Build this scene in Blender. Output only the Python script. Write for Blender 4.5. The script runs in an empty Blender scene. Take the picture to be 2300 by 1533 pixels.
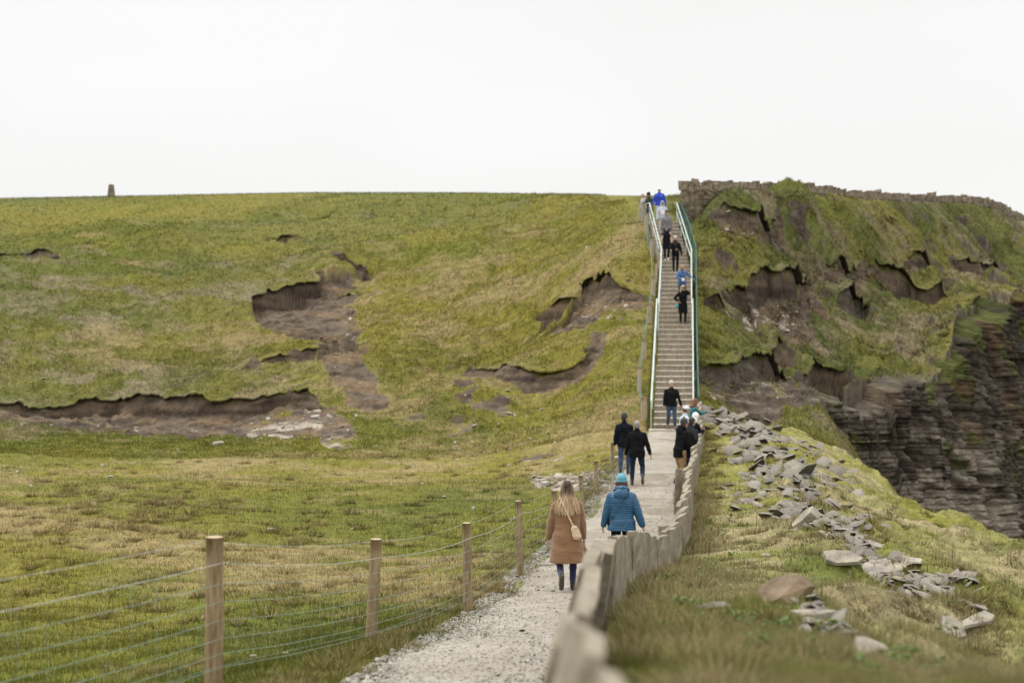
import bpy, bmesh, math, random
import numpy as np
from mathutils import Vector, Matrix, Quaternion
R = math.radians
random.seed(7)
rng = np.random.default_rng(7)
S = bpy.context.scene
COL = S.collection

# ---------------------------------------------------------------- camera, sky, sun, exposure
FPX = 50.0 / 36.0 * 2300.0          # focal length in photograph pixels
CX, CY = 1150.0, 766.5
cam_d = bpy.data.cameras.new("camera")
cam_d.lens = 50.0; cam_d.sensor_width = 36.0
cam_d.clip_start = 0.1; cam_d.clip_end = 2000.0
cam_d.dof.use_dof = True; cam_d.dof.focus_distance = 23.0; cam_d.dof.aperture_fstop = 1.4
cam = bpy.data.objects.new("camera", cam_d); COL.objects.link(cam)
cam.location = (0, 0, 0); cam.rotation_euler = (R(90), 0, 0)
S.camera = cam

SUN_EL, SUN_AZ = R(60), R(-70)      # azimuth clockwise from +Y: high on the left
w = bpy.data.worlds.new("World"); S.world = w; w.use_nodes = True
nt = w.node_tree; nt.nodes.clear()
out = nt.nodes.new('ShaderNodeOutputWorld'); bg = nt.nodes.new('ShaderNodeBackground')
sky = nt.nodes.new('ShaderNodeTexSky'); sky.sky_type = 'NISHITA'; sky.sun_disc = False
sky.sun_elevation = SUN_EL; sky.sun_rotation = SUN_AZ
tc = nt.nodes.new('ShaderNodeTexCoord'); mp = nt.nodes.new('ShaderNodeMapping'); mp.inputs['Scale'].default_value = (1, 1, 3.0)
nz = nt.nodes.new('ShaderNodeTexNoise'); nz.inputs['Scale'].default_value = 1.7; nz.inputs['Detail'].default_value = 3
cr = nt.nodes.new('ShaderNodeValToRGB')
cr.color_ramp.elements[0].position = 0.3; cr.color_ramp.elements[0].color = (8.35, 8.3, 8.1, 1)
cr.color_ramp.elements[1].position = 0.72; cr.color_ramp.elements[1].color = (9.35, 9.35, 9.25, 1)
mx = nt.nodes.new('ShaderNodeMix'); mx.data_type = 'RGBA'; mx.inputs[0].default_value = 0.97   # thick cloud over the clear sky
nt.links.new(tc.outputs['Generated'], mp.inputs[0]); nt.links.new(mp.outputs[0], nz.inputs['Vector'])
nt.links.new(nz.outputs['Fac'], cr.inputs[0])
nt.links.new(sky.outputs[0], mx.inputs[6]); nt.links.new(cr.outputs[0], mx.inputs[7])
sx = nt.nodes.new('ShaderNodeSeparateXYZ'); mz = nt.nodes.new('ShaderNodeMath'); mz.operation = 'MAXIMUM'; mz.inputs[1].default_value = 0.0
ma = nt.nodes.new('ShaderNodeMath'); ma.operation = 'MULTIPLY_ADD'; ma.inputs[1].default_value = 2.2; ma.inputs[2].default_value = 1.0     # overcast luminance grows from horizon to zenith
mk = nt.nodes.new('ShaderNodeMath'); mk.operation = 'SUBTRACT'; mk.inputs[1].default_value = 0.24
vs_ = nt.nodes.new('ShaderNodeVectorMath'); vs_.operation = 'SCALE'
nt.links.new(tc.outputs['Generated'], sx.inputs[0]); nt.links.new(sx.outputs[2], mk.inputs[0]); nt.links.new(mk.outputs[0], mz.inputs[0]); nt.links.new(mz.outputs[0], ma.inputs[0])
nt.links.new(mx.outputs[2], vs_.inputs[0]); nt.links.new(ma.outputs[0], vs_.inputs['Scale']); nt.links.new(vs_.outputs[0], bg.inputs[0]); bg.inputs[1].default_value = 0.1
nt.links.new(bg.outputs[0], out.inputs[0])
sd = bpy.data.lights.new("sun", 'SUN'); sd.energy = 1.5; sd.angle = R(16); sd.color = (1.0, 0.955, 0.88)
so = bpy.data.objects.new("sun", sd); COL.objects.link(so)
sdir = Vector((math.sin(SUN_AZ) * math.cos(SUN_EL), math.cos(SUN_AZ) * math.cos(SUN_EL), math.sin(SUN_EL)))
so.rotation_euler = (-sdir).to_track_quat('-Z', 'Y').to_euler()
S.view_settings.view_transform = 'Standard'; S.view_settings.look = 'None'
S.view_settings.exposure = 0.08; S.view_settings.gamma = 1.0
S.render.resolution_x = 1024; S.render.resolution_y = 682

# ---------------------------------------------------------------- helpers
def PT(px, py, d):
    return Vector(((px - CX) / FPX * d, d, -(py - CY) / FPX * d))

def tag(o, label=None, cat=None, group=None, kind=None):
    if label: o['label'] = label
    if cat: o['category'] = cat
    if group: o['group'] = group
    if kind: o['kind'] = kind
    return o

def empty(name, loc=(0, 0, 0), rz=0.0):
    o = bpy.data.objects.new(name, None); COL.objects.link(o)
    o.location = loc; o.rotation_euler = (0, 0, rz); o.empty_display_size = 0.2
    return o

def link(name, me, mat=None, parent=None):
    o = bpy.data.objects.new(name, me); COL.objects.link(o)
    if mat is not None and len(me.materials) == 0: me.materials.append(mat)
    if parent is not None: o.parent = parent
    return o

def npmesh(name, V, F, mat=None, parent=None, cols=None, smooth=True, attrs=None):
    V = np.asarray(V, dtype=np.float32); F = np.asarray(F, dtype=np.int32)
    me = bpy.data.meshes.new(name); k = F.shape[1]
    me.vertices.add(len(V)); me.vertices.foreach_set('co', V.ravel())
    me.loops.add(F.size); me.loops.foreach_set('vertex_index', F.ravel())
    me.polygons.add(len(F))
    me.polygons.foreach_set('loop_start', np.arange(0, F.size, k, dtype=np.int32))
    me.polygons.foreach_set('loop_total', np.full(len(F), k, dtype=np.int32))
    if smooth: me.polygons.foreach_set('use_smooth', np.ones(len(F), dtype=bool))
    me.update(calc_edges=True)
    if cols is not None:
        a = me.color_attributes.new('Col', 'FLOAT_COLOR', 'POINT')
        c = np.ones((len(V), 4), dtype=np.float32); c[:, :3] = cols
        a.data.foreach_set('color', c.ravel())
    if attrs:
        for n, arr in attrs.items():
            a = me.attributes.new(n, 'FLOAT', 'POINT'); a.data.foreach_set('value', np.asarray(arr, dtype=np.float32))
    return link(name, me, mat, parent)

TBL = rng.random((512, 512)).astype(np.float32)
def vn(x, y, seed=0):
    x = np.asarray(x, dtype=np.float64) + seed * 37.17; y = np.asarray(y, dtype=np.float64) + seed * 91.7
    xi = np.floor(x); yi = np.floor(y); fx = x - xi; fy = y - yi
    xi = xi.astype(np.int64) & 511; yi = yi.astype(np.int64) & 511
    x1 = (xi + 1) & 511; y1 = (yi + 1) & 511
    fx = fx * fx * (3 - 2 * fx); fy = fy * fy * (3 - 2 * fy)
    a = TBL[xi, yi] * (1 - fx) + TBL[x1, yi] * fx
    b = TBL[xi, y1] * (1 - fx) + TBL[x1, y1] * fx
    return a * (1 - fy) + b * fy
def fbm(x, y, sc, octv=4, seed=0, g=0.5):
    x = np.asarray(x) / sc; y = np.asarray(y) / sc; s = 0; a = 1; t = 0
    for i in range(octv):
        xr = x * 0.8 - y * 0.6; yr = x * 0.6 + y * 0.8
        s = s + a * vn(xr, yr, seed + i * 3); t += a; a *= g; x = xr * 2.03; y = yr * 2.03
    return s / t
def sst(e0, e1, x):
    t = np.clip((x - e0) / (e1 - e0), 0, 1); return t * t * (3 - 2 * t)
def mix3(a, b, f):
    return a * (1 - f[..., None]) + b * f[..., None]

# ---------------------------------------------------------------- materials
def new_mat(name):
    m = bpy.data.materials.new(name); m.use_nodes = True
    n = m.node_tree; b = n.nodes['Principled BSDF']
    return m, n, b
def add_bump(n, b, scale, strength, dist=0.02, detail=6, coord='Object', vec_scale=None):
    tc = n.nodes.new('ShaderNodeTexCoord'); nz = n.nodes.new('ShaderNodeTexNoise')
    nz.inputs['Scale'].default_value = scale; nz.inputs['Detail'].default_value = detail
    src = tc.outputs[coord]
    if vec_scale:
        mp = n.nodes.new('ShaderNodeMapping'); mp.inputs['Scale'].default_value = vec_scale
        n.links.new(src, mp.inputs[0]); src = mp.outputs[0]
    n.links.new(src, nz.inputs['Vector'])
    bp = n.nodes.new('ShaderNodeBump'); bp.inputs['Strength'].default_value = strength; bp.inputs['Distance'].default_value = dist
    n.links.new(nz.outputs['Fac'], bp.inputs['Height']); n.links.new(bp.outputs[0], b.inputs['Normal'])
    return nz, src
def mat_noise(name, c1, c2, scale=8, rough=0.85, bump=0.3, bdist=0.02, vec_scale=None, metal=0.0, lo=0.35, hi=0.65, bscale=None, spec=0.3, c3=None):
    m, n, b = new_mat(name)
    nz, src = add_bump(n, b, bscale or scale * 3, bump, bdist, vec_scale=vec_scale)
    n2 = n.nodes.new('ShaderNodeTexNoise'); n2.inputs['Scale'].default_value = scale; n2.inputs['Detail'].default_value = 5
    n2.inputs['Roughness'].default_value = 0.65
    n.links.new(src, n2.inputs['Vector'])
    r = n.nodes.new('ShaderNodeValToRGB')
    r.color_ramp.elements[0].position = lo; r.color_ramp.elements[0].color = (*c1, 1)
    r.color_ramp.elements[1].position = hi; r.color_ramp.elements[1].color = (*c2, 1)
    if c3:
        e = r.color_ramp.elements.new(min(0.95, hi + 0.12)); e.color = (*c3, 1)
    n.links.new(n2.outputs['Fac'], r.inputs[0]); n.links.new(r.outputs[0], b.inputs['Base Color'])
    b.inputs['Roughness'].default_value = rough; b.inputs['Metallic'].default_value = metal
    b.inputs['Specular IOR Level'].default_value = spec
    return m
def mat_attr(name, rough=0.95, var=0.25, scale=9.0, bump=0.4, bdist=0.03, bscale=25.0, spec=0.15, vec_scale=None, transl=0.0):
    """base colour = vertex colour patches x fine procedural variation"""
    m, n, b = new_mat(name)
    at = n.nodes.new('ShaderNodeAttribute'); at.attribute_name = 'Col'
    nz, src = add_bump(n, b, bscale, bump, bdist, vec_scale=vec_scale)
    n2 = n.nodes.new('ShaderNodeTexNoise'); n2.inputs['Scale'].default_value = scale; n2.inputs['Detail'].default_value = 6
    n2.inputs['Roughness'].default_value = 0.7
    n.links.new(src, n2.inputs['Vector'])
    mr = n.nodes.new('ShaderNodeMapRange'); mr.inputs['From Min'].default_value = 0.3; mr.inputs['From Max'].default_value = 0.7
    mr.inputs['To Min'].default_value = 1 - var; mr.inputs['To Max'].default_value = 1 + var
    n.links.new(n2.outputs['Fac'], mr.inputs['Value'])
    vm = n.nodes.new('ShaderNodeVectorMath'); vm.operation = 'SCALE'
    n.links.new(at.outputs['Color'], vm.inputs[0]); n.links.new(mr.outputs[0], vm.inputs['Scale'])
    n.links.new(vm.outputs[0], b.inputs['Base Color'])
    b.inputs['Roughness'].default_value = rough; b.inputs['Specular IOR Level'].default_value = spec
    if transl:
        tr = n.nodes.new('ShaderNodeBsdfTranslucent'); ms = n.nodes.new('ShaderNodeMixShader'); ms.inputs[0].default_value = transl
        n.links.new(vm.outputs[0], tr.inputs[0]); o = n.nodes['Material Output']
        n.links.new(b.outputs[0], ms.inputs[1]); n.links.new(tr.outputs[0], ms.inputs[2]); n.links.new(ms.outputs[0], o.inputs[0])
    return m

M_ground = mat_attr('ground_turf', var=0.35, scale=3.5, bump=0.8, bdist=0.08, bscale=9.0)
M_grass = mat_attr('grass_blades', var=0.15, scale=3.0, bump=0.0, rough=0.8, transl=0.25)
M_cliff = mat_attr('cliff_rock', var=0.45, scale=3.0, bump=0.9, bdist=0.10, bscale=6.0, vec_scale=(0.6, 0.6, 3.5))
M_path = mat_attr('path_gravel', var=0.22, scale=30.0, bump=0.6, bdist=0.012, bscale=90.0)
M_gravel = mat_attr('gravel', var=0.15, scale=20.0, bump=0.3)
M_slab = mat_noise('flagstone', (0.155, 0.130, 0.093), (0.255, 0.222, 0.165), scale=2.2, bump=0.7, bdist=0.02, bscale=11, vec_scale=(0.55, 1.0, 1.7), c3=(0.37, 0.33, 0.255), lo=.36, hi=.54)
M_flat = mat_noise('slate_stone', (0.18, 0.157, 0.125), (0.37, 0.33, 0.265), scale=3.5, bump=0.4, bdist=0.02, bscale=14)
M_brownrock = mat_noise('brown_rock', (0.10, 0.07, 0.045), (0.27, 0.20, 0.13), scale=2.5, bump=0.6, bdist=0.03, bscale=11)
M_wallstone = mat_noise('wall_stone', (0.10, 0.08, 0.055), (0.27, 0.22, 0.15), scale=2.2, bump=0.5, bdist=0.03, bscale=10)
M_wood = mat_noise('fence_wood', (0.17, 0.12, 0.065), (0.36, 0.27, 0.155), scale=5, bump=0.35, bdist=0.006, bscale=18, vec_scale=(6, 6, 0.7))
M_woodpale = mat_noise('pale_weathered_wood', (0.28, 0.22, 0.15), (0.48, 0.40, 0.28), scale=5, bump=0.3, bdist=0.006, bscale=18, vec_scale=(6, 6, 0.7))
M_woodtop = mat_noise('cut_wood', (0.42, 0.33, 0.2), (0.52, 0.43, 0.29), scale=14, bump=0.2, bdist=0.004)
M_wire = mat_noise('galvanised_wire', (0.42, 0.45, 0.42), (0.55, 0.58, 0.54), scale=5, metal=0.4, rough=0.45, bump=0.0)
M_netting = mat_noise('green_netting_wire', (0.17, 0.27, 0.22), (0.30, 0.38, 0.33), scale=5, rough=0.5, bump=0.0)
M_rail = mat_noise('pale_rail_paint', (0.40, 0.46, 0.42), (0.54, 0.59, 0.55), scale=6, rough=0.4, bump=0.08, spec=0.5)
M_green = mat_noise('green_fence_paint', (0.02, 0.085, 0.070), (0.035, 0.13, 0.108), scale=6, rough=0.45, bump=0.05, spec=0.4)
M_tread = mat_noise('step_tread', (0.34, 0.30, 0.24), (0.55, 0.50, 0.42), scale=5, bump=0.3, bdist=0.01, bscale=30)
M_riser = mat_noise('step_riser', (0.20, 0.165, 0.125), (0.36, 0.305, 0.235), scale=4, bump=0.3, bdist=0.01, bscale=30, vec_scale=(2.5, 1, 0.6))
M_pillar = mat_noise('pillar_concrete', (0.10, 0.08, 0.055), (0.26, 0.21, 0.15), scale=2.0, bump=0.3)
M_stalk = mat_noise('dry_stalk', (0.06, 0.035, 0.02), (0.13, 0.08, 0.05), scale=20, bump=0.1)
M_leaf = mat_attr('weed_leaf', var=0.2, scale=12, bump=0.1, rough=0.6, transl=0.2)

# ---------------------------------------------------------------- terrain: control points (photo x, photo y, metres away)
cp = [  # field on the left
 (0,1533,14),(0,1420,18),(0,1300,24),(0,1180,32),(0,1100,40),(0,1000,55),(300,1300,23.5),(300,1100,40),(500,1000,55),(300,1000,55),(650,1180,31.5),(800,1100,40),
 (800,1010,54),(1000,1200,30),(1000,1100,40),(1100,1010,53),(1280,1080,40),(1300,1000,51),(-400,1300,24),(-400,1050,46),(-800,1100,40),
 # hill
 (0,900,64),(0,750,76),(0,600,93),(0,500,115),(0,446,150),(400,900,63),(400,750,75),(400,600,92),(400,500,113),(250,440,155),
 (-500,850,68),(-500,650,90),(-500,500,125),(-500,460,160),
 (700,930,60),(750,800,69),(700,620,87),(700,500,108),(700,431,140),(1000,900,60),(1000,750,71),(1000,600,86),(1000,500,102),(1000,432,130),
 (1250,900,57),(1250,750,68),(1250,600,80),(1250,500,93),(1250,434,110),
 (1430,930,53.0),(1430,880,55),(1430,800,58.2),(1440,700,62.2),(1440,600,66.6),(1440,500,73.5),(1450,437,88),
 # bluff right of the stairs
 (1600,930,53),(1650,900,56),(1620,820,58),(1650,750,62),(1620,640,65.5),(1650,600,68),(1600,540,69.5),(1590,480,74),(1660,435,76.5),
 (1800,900,61),(1800,760,68),(1800,600,75),(1800,500,79),(1803,440,80.5),(1850,890,64),(1950,885,64.5),(2050,880,66),(2130,870,67),(2165,800,68.5),
 (1900,750,71),(1900,600,78),(1903,450,84.5),(2050,780,71),(2050,650,80),(2001,456,88.5),(2180,690,74),(2240,650,80),(2300,645,84),(2100,560,88),(2178,462,98.5),
 (2240,580,92),(2234,470,103.5),(2283,495,108),(2420,560,112),(2450,640,92),
 # spur and slope right of the flagstone wall
 (1850,950,58),(1880,1000,54),(1960,1070,48),(2040,1150,42),(2100,1180,38),(2200,1205,34),(2300,1220,30),(1750,930,55),(1700,960,48),(1800,1020,43),
 (1600,1000,42),(1600,1100,32),(1700,1020,40),(1800,1080,35),(1900,1130,31.5),(1560,1250,22),(1750,1200,24),(1950,1280,19),(2150,1380,15.5),(2300,1300,22),
 (1700,1300,16),(1750,1370,11),(1500,1400,10),(1560,1500,6.5),(1950,1500,7),(2300,1520,11),(2200,1480,10.5),(2050,1220,27),(2600,1400,20),
]
C3 = [tuple(PT(*c)) for c in cp]
C3 += [(0, 0, -1.75), (-3, 0, -1.9), (3, 0, -1.75), (1.5, 3.5, -1.32), (0, -12, -1.6), (-20, -10, -2.2), (-60, 10, -3.6), (-12, 8, -3.3), (-60, 50, -3), (-90, 150, 14), (0, 200, 15),
       (-40, 200, 17), (60, 150, 6), (45, 110, 7), (15, 0, -5), (20, -10, -7), (40, 30, -9), (15, 95, 8.2), (30, 130, 9.5), (8, 95, 9.5)]
ZP_Y = [0, 4, 8, 11, 12.3, 15.5, 19, 21.3, 23.5, 28, 34, 39, 43, 47, 50.5, 51.5, 53]
ZP_Z = [-1.75, -1.9, -2.35, -2.75, -2.95, -3.25, -3.62, -3.79, -3.88, -3.97, -4.0, -3.95, -3.82, -3.52, -3.25, -3.2, -3.2]
LX_Y = [0, 8, 12, 15.5, 19, 23.5, 28, 33, 37.5, 42.5, 47, 51.5]
LX_X = [-2.6, -1.9, -1.3, -0.82, -0.45, 0.12, 0.92, 1.75, 2.4, 3.3, 4.2, 4.95]
WX_Y = [0, 2.6, 3.5, 4.2, 6, 8, 11, 15.5, 18, 21, 24, 27, 30, 33, 39, 43, 47, 50.8]
WX_X = [0.20, 0.20, 0.18, 0.20, 0.31, 0.47, 0.72, 1.20, 1.72, 2.34, 2.86, 3.32, 3.70, 4.12, 5.08, 5.7, 6.2, 6.7]
WT_Z = [-0.58, -0.62, -0.67, -0.77, -0.99, -1.20, -1.54, -2.13, -2.47, -2.78, -2.86, -2.88, -2.88, -2.88, -2.85, -2.72, -2.45, -2.1]
zpath = lambda y: np.interp(y, ZP_Y, ZP_Z); lx = lambda y: np.interp(y, LX_Y, LX_X); wx = lambda y: np.interp(y, WX_Y, WX_X); wtz = lambda y: np.interp(y, WX_Y, WT_Z)
for y in (4, 11, 15.5, 19, 23.5, 28, 33, 37.5, 42.5, 47):
    C3.append((float(lx(y)) - 0.5, y, float(zpath(y)) + (0.0 if y < 40 else -0.1)))
    if y > 12: C3.append((float(wx(y)) + 0.3, y, float(wtz(y)) - 0.52))
C3.append((5.0, 51.5, -3.2)); C3.append((6.9, 51.5, -3.0))
# stairs centre line
ST0, ST1, ST2 = Vector((5.81, 51.5, -3.2)), Vector((7.69, 66.5, 3.29)), Vector((7.78, 73.0, 6.1))
def stair_c(y): return np.interp(y, [51.5, 66.5, 73.0], [5.81, 7.69, 7.78])
def stair_z(y): return np.interp(y, [51.5, 73.0], [-3.2, 6.1])
for y in (54, 58, 62, 66, 70, 73):
    C3.append((float(stair_c(y)) - 1.1, y, float(stair_z(y)) - 0.15)); C3.append((float(stair_c(y)) + 1.1, y, float(stair_z(y)) - 0.1))
for (px_w, py_w, d_w) in [(1663, 403, 76.2), (1803, 411, 80), (1903, 422, 84), (2001, 430, 88), (2091, 434, 93), (2178, 437, 98), (2234, 447, 103), (2283, 473, 108)]:
    C3.append(tuple(PT(px_w, py_w + 32, d_w - 1.2))); C3.append(tuple(PT(px_w, py_w + 50, d_w - 4))); C3.append(tuple(PT(px_w, py_w + 34, d_w + 2)))
A = np.array(C3)
def tps(r2): return 0.5 * r2 * np.log(r2 + 1e-9)
n_ = len(A); K = tps(((A[:, None, :2] - A[None, :, :2]) ** 2).sum(-1)) + np.eye(n_) * 0.25
Pm = np.c_[np.ones(n_), A[:, :2]]
LHS = np.block([[K, Pm], [Pm.T, np.zeros((3, 3))]])
sol = np.linalg.solve(LHS, np.r_[A[:, 2], 0, 0, 0]); Wt, Ct = sol[:n_], sol[n_:]
GX0, GY0, GS = -150.0, -16.0, 0.4
gx = np.arange(GX0, 130, GS); gy = np.arange(GY0, 225, GS)
G = np.zeros((len(gy), len(gx)))
for j0 in range(0, len(gy), 40):
    yy, xx = np.meshgrid(gy[j0:j0 + 40], gx, indexing='ij'); q = np.stack([xx.ravel(), yy.ravel()], 1)
    v = Ct[0] + q @ Ct[1:]
    for i in range(n_): v += Wt[i] * tps((q[:, 0] - A[i, 0]) ** 2 + (q[:, 1] - A[i, 1]) ** 2)
    G[j0:j0 + 40] = v.reshape(yy.shape)
def H0(X, Y):
    fx = np.clip((np.asarray(X, dtype=float) - GX0) / GS, 0, len(gx) - 2.001); fy = np.clip((np.asarray(Y, dtype=float) - GY0) / GS, 0, len(gy) - 2.001)
    xi = fx.astype(int); yi = fy.astype(int); fx = fx - xi; fy = fy - yi
    return (G[yi, xi] * (1 - fx) + G[yi, xi + 1] * fx) * (1 - fy) + (G[yi + 1, xi] * (1 - fx) + G[yi + 1, xi + 1] * fx) * fy
def hit(px, py, dmin=4.0, dmax=220.0, fn=None):
    d = np.arange(dmin, dmax, 0.1); t = (px - CX) / FPX; s = -(py - CY) / FPX
    h = (fn or H0)(t * d, d); below = (s * d) <= h
    k = int(np.argmax(below)) if below.any() else len(d) - 1
    return float(t * d[k]), float(d[k])

# eroded banks: [ (photo x, photo y, bank height, floor width) ... ], the low side lies to the right of the walking direction
BANKS = []
def bank(pts, soil=1.0, dmin=50, edge=0.32, rock=0.0, k=0.62):
    edge = max(edge, .46) if k < .9 else max(edge, .3)
    pts = [(p[0], p[1], p[2] * k, p[3]) for p in pts]
    q = np.array([[*hit(p[0], p[1], dmin), p[2], p[3]] for p in pts]); BANKS.append(dict(q=q, soil=soil, edge=edge, rock=rock))
bank([(-260,890,1.0,2.2),(-100,884,1.1,2.4),(0,878,1.3,2.4),(60,874,1.3,2.4),(100,882,1.3,2.6),(150,880,1.4,2.8),(215,868,1.5,3.2),(290,872,1.4,3.4),(350,880,1.3,3.8),(420,889,1.2,4.5),(480,899,1.1,6.5),(540,906,1.1,6.5),(600,902,1.0,7),(660,900,1.0,7),(705,903,1.0,7),(722,925,0.5,4)], soil=0.9, edge=0.18, k=.52)
bank([(558,846,.5,1.5),(575,836,.75,3),(640,824,.9,4),(718,818,1.0,4),(722,790,.8,3),(714,740,.9,3),(690,732,.25,2),(640,722,.2,2),(604,712,.3,2),(575,700,.6,2.5),(553,672,1.0,3),(556,655,1.7,4),(600,642,1.9,6),(660,633,2.0,7),(706,626,2.1,2.2),(708,612,.7,.8)], soil=0.95, edge=0.18)
bank([(595,535,.5,3),(630,529,.9,4),(672,529,.7,3)], soil=0.75)
bank([(688,500,.3,1.6),(725,491,.4,1.6),(752,488,.2,1.5)], soil=0.2)
bank([(-60,582,.8,3),(0,579,.9,3.5),(40,574,.95,3.5),(100,578,.9,3),(130,586,.5,2.5)], soil=0.8)
bank([(765,585,.5,1),(790,588,.8,1.2),(835,603,.7,1)], soil=0.6)
bank([(755,618,.3,.8),(800,628,.4,.9),(830,636,.3,.7)], soil=0.5)
bank([(1228,708,.5,2),(1245,698,.8,3),(1290,684,.9,4),(1300,660,1.0,5),(1315,650,1.1,6),(1345,650,.9,6),(1400,658,.7,5),(1445,664,.3,4)], soil=0.8)
bank([(1010,846,.3,2),(1060,846,.4,2.5),(1110,853,.5,3),(1160,857,.55,3),(1215,868,.6,3),(1262,856,.6,2.5),(1295,832,.7,2),(1320,795,.7,1.6),(1330,768,.4,1.5)], soil=0.35)
bank([(240,690,.2,2),(280,684,.35,2),(330,690,.2,2)], soil=0.2)
bank([(120,560,.2,2),(180,556,.3,2.5),(260,560,.2,2)], soil=0.0)
# bluff hollows
bank([(1628,646,.5,1.16),(1640,636,.9,2.32),(1695,620,1.2,3.48),(1723,612,1.2,3.48),(1736,640,.8,1.74),(1748,646,.8,1.74),(1789,630,1.0,2.32),(1806,636,.5,1.16)], k=.95, soil=0.8)
bank([(1968,604,.7,1.16),(1990,604,1.3,1.74),(2036,618,1.6,2.03),(2070,636,1.0,1.45),(2109,618,1.5,1.74),(2152,639,.5,1.16)], k=.95, soil=0.8, edge=0.12)
bank([(2147,574,.6,0.93),(2190,579,.7,0.93),(2243,592,.5,0.81)], k=.95, soil=0.8, edge=0.12)
bank([(1796,846,.9,1.74),(1818,820,1.5,2.32),(1869,842,1.6,2.32),(1905,858,.7,1.74)], k=.95, soil=0.8)
bank([(1872,692,.8,0.93),(1905,668,1.2,1.28),(1940,680,1.1,1.28),(1958,704,.6,0.87)], k=.95, soil=0.55, rock=0.6, edge=0.12)
bank([(1583,672,.6,0.87),(1602,668,.9,1.16),(1632,681,.7,0.93)], k=.95, soil=0.7, edge=0.12)
bank([(1566,826,.7,1.74),(1590,818,.9,2.03),(1625,826,1.0,2.03),(1680,806,1.0,2.03),(1740,822,1.1,2.03),(1775,850,.8,1.74)], k=.95, soil=0.8, rock=0.5)
bank([(1858,634,.25,0.70),(1890,620,.35,0.75),(1936,606,.3,0.70)], k=.95, soil=0.6, edge=0.1)
bank([(1615,480,.5,1.16),(1650,478,.7,1.74),(1690,492,.6,1.74),(1740,500,.3,1.16)], k=.95, soil=0.6)
bank([(1630,420,.3,0.70),(1660,418,.5,0.87),(1672,430,.3,0.70)], k=.95, soil=0.6)
bank([(1838,446,.3,0.70),(1862,440,.6,0.93),(1880,452,.3,0.75)], k=.95, soil=0.4)
bank([(1700,780,.4,0.87),(1740,768,.7,1.16),(1762,790,.5,0.87)], k=.95, soil=0.2)
bank([(2040,575,.3,0.87),(2070,568,.5,0.87),(2098,570,.3,0.87)], k=.95, soil=0.3)
bank([(2150,690,.5,1.04),(2185,655,.8,1.16),(2230,648,.6,1.16)], k=.95, soil=0.6, rock=0.6)
# soil patches: polygons, strength, kind
PATCH = []
def patch(pts, s=1.0, kind='soil', dmin=50, wob=0.8):
    PATCH.append(dict(p=np.array([hit(a, b, dmin) for a, b in pts]), s=s, kind=kind, wob=wob))
patch([(706,606),(735,622),(765,650),(800,675),(808,720),(800,780),(815,820),(830,868),(852,890),(790,893),(728,878),(700,800),(722,740),(604,712),(556,668),(705,630)], 1.0, wob=0.25)
patch([(0,905),(200,905),(420,930),(560,950),(700,925),(760,930),(810,985),(790,1005),(700,1000),(560,985),(400,965),(200,935),(0,925)], 0.85)
patch([(728,868),(800,860),(850,880),(890,925),(830,945),(770,925),(735,895)], 0.95, wob=0.35)
patch([(540,975),(620,952),(700,938),(770,945),(720,985),(600,995)], 1.0, 'rock', wob=0.8)
patch([(700,995),(760,985),(800,990),(770,1008),(700,1005)], 0.8, 'rock', wob=0.6)
patch([(850,890),(900,915),(960,950),(900,950),(840,915)], 0.6)
patch([(1010,885),(1060,880),(1080,910),(1130,905),(1160,935),(1120,955),(1070,940),(1010,930)], 0.75)
patch([(1020,945),(1080,960),(1120,985),(1060,1000),(1010,975)], 0.5)
patch([(1150,1008),(1220,1020),(1250,1035),(1180,1035)], 0.7, 'rock', dmin=35)
patch([(1100,1000),(1150,1010),(1180,1030),(1110,1020)], 0.4, dmin=35)
patch([(1315,665),(1420,662),(1440,690),(1400,740),(1310,730),(1285,715)], 0.9)
patch([(1320,712),(1400,712),(1410,735),(1340,738)], 0.9, 'rock')
patch([(1190,1075),(1330,1062),(1400,1050),(1380,1085),(1290,1105),(1230,1092)], 0.9, 'rock', dmin=30, wob=0.8)
patch([(1638,650),(1720,640),(1800,650),(1790,685),(1700,700),(1650,690)], 0.8)
patch([(1640,690),(1700,675),(1790,690),(1760,735),(1690,745),(1640,735)], 1.0, 'rock')
patch([(1580,835),(1680,815),(1770,845),(1790,905),(1700,935),(1600,905)], 0.95, 'rockdark')
patch([(1770,875),(1840,880),(1865,905),(1840,955),(1790,945),(1745,915)], 0.95, 'rockdark')
patch([(1690,925),(1750,905),(1790,930),(1740,955),(1690,950)], 0.8)
patch([(1835,880),(1870,900),(1870,960),(1930,1020),(1990,1090),(1950,1080),(1880,1010),(1840,960)], 0.8)
patch([(1625,480),(1700,495),(1720,520),(1660,515)], 0.35)
patch([(1910,645),(1990,655),(2010,700),(1950,690)], 0.0)
patch([(2180,690),(2240,655),(2300,650),(2320,720),(2200,760)], 0.9, 'rockdark')
patch([(2165,700),(2190,760),(2180,860),(2110,870),(2150,800)], 0.5, 'rockdark')
patch([(2060,855),(2130,845),(2165,800),(2160,870),(2040,880)], 0.4, 'rockdark')
# sheltered stony ground on the spur slope
patch([(1600,930),(1650,945),(1720,985),(1690,1005),(1620,965),(1590,960)], 0.85, 'rock', dmin=35)

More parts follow.
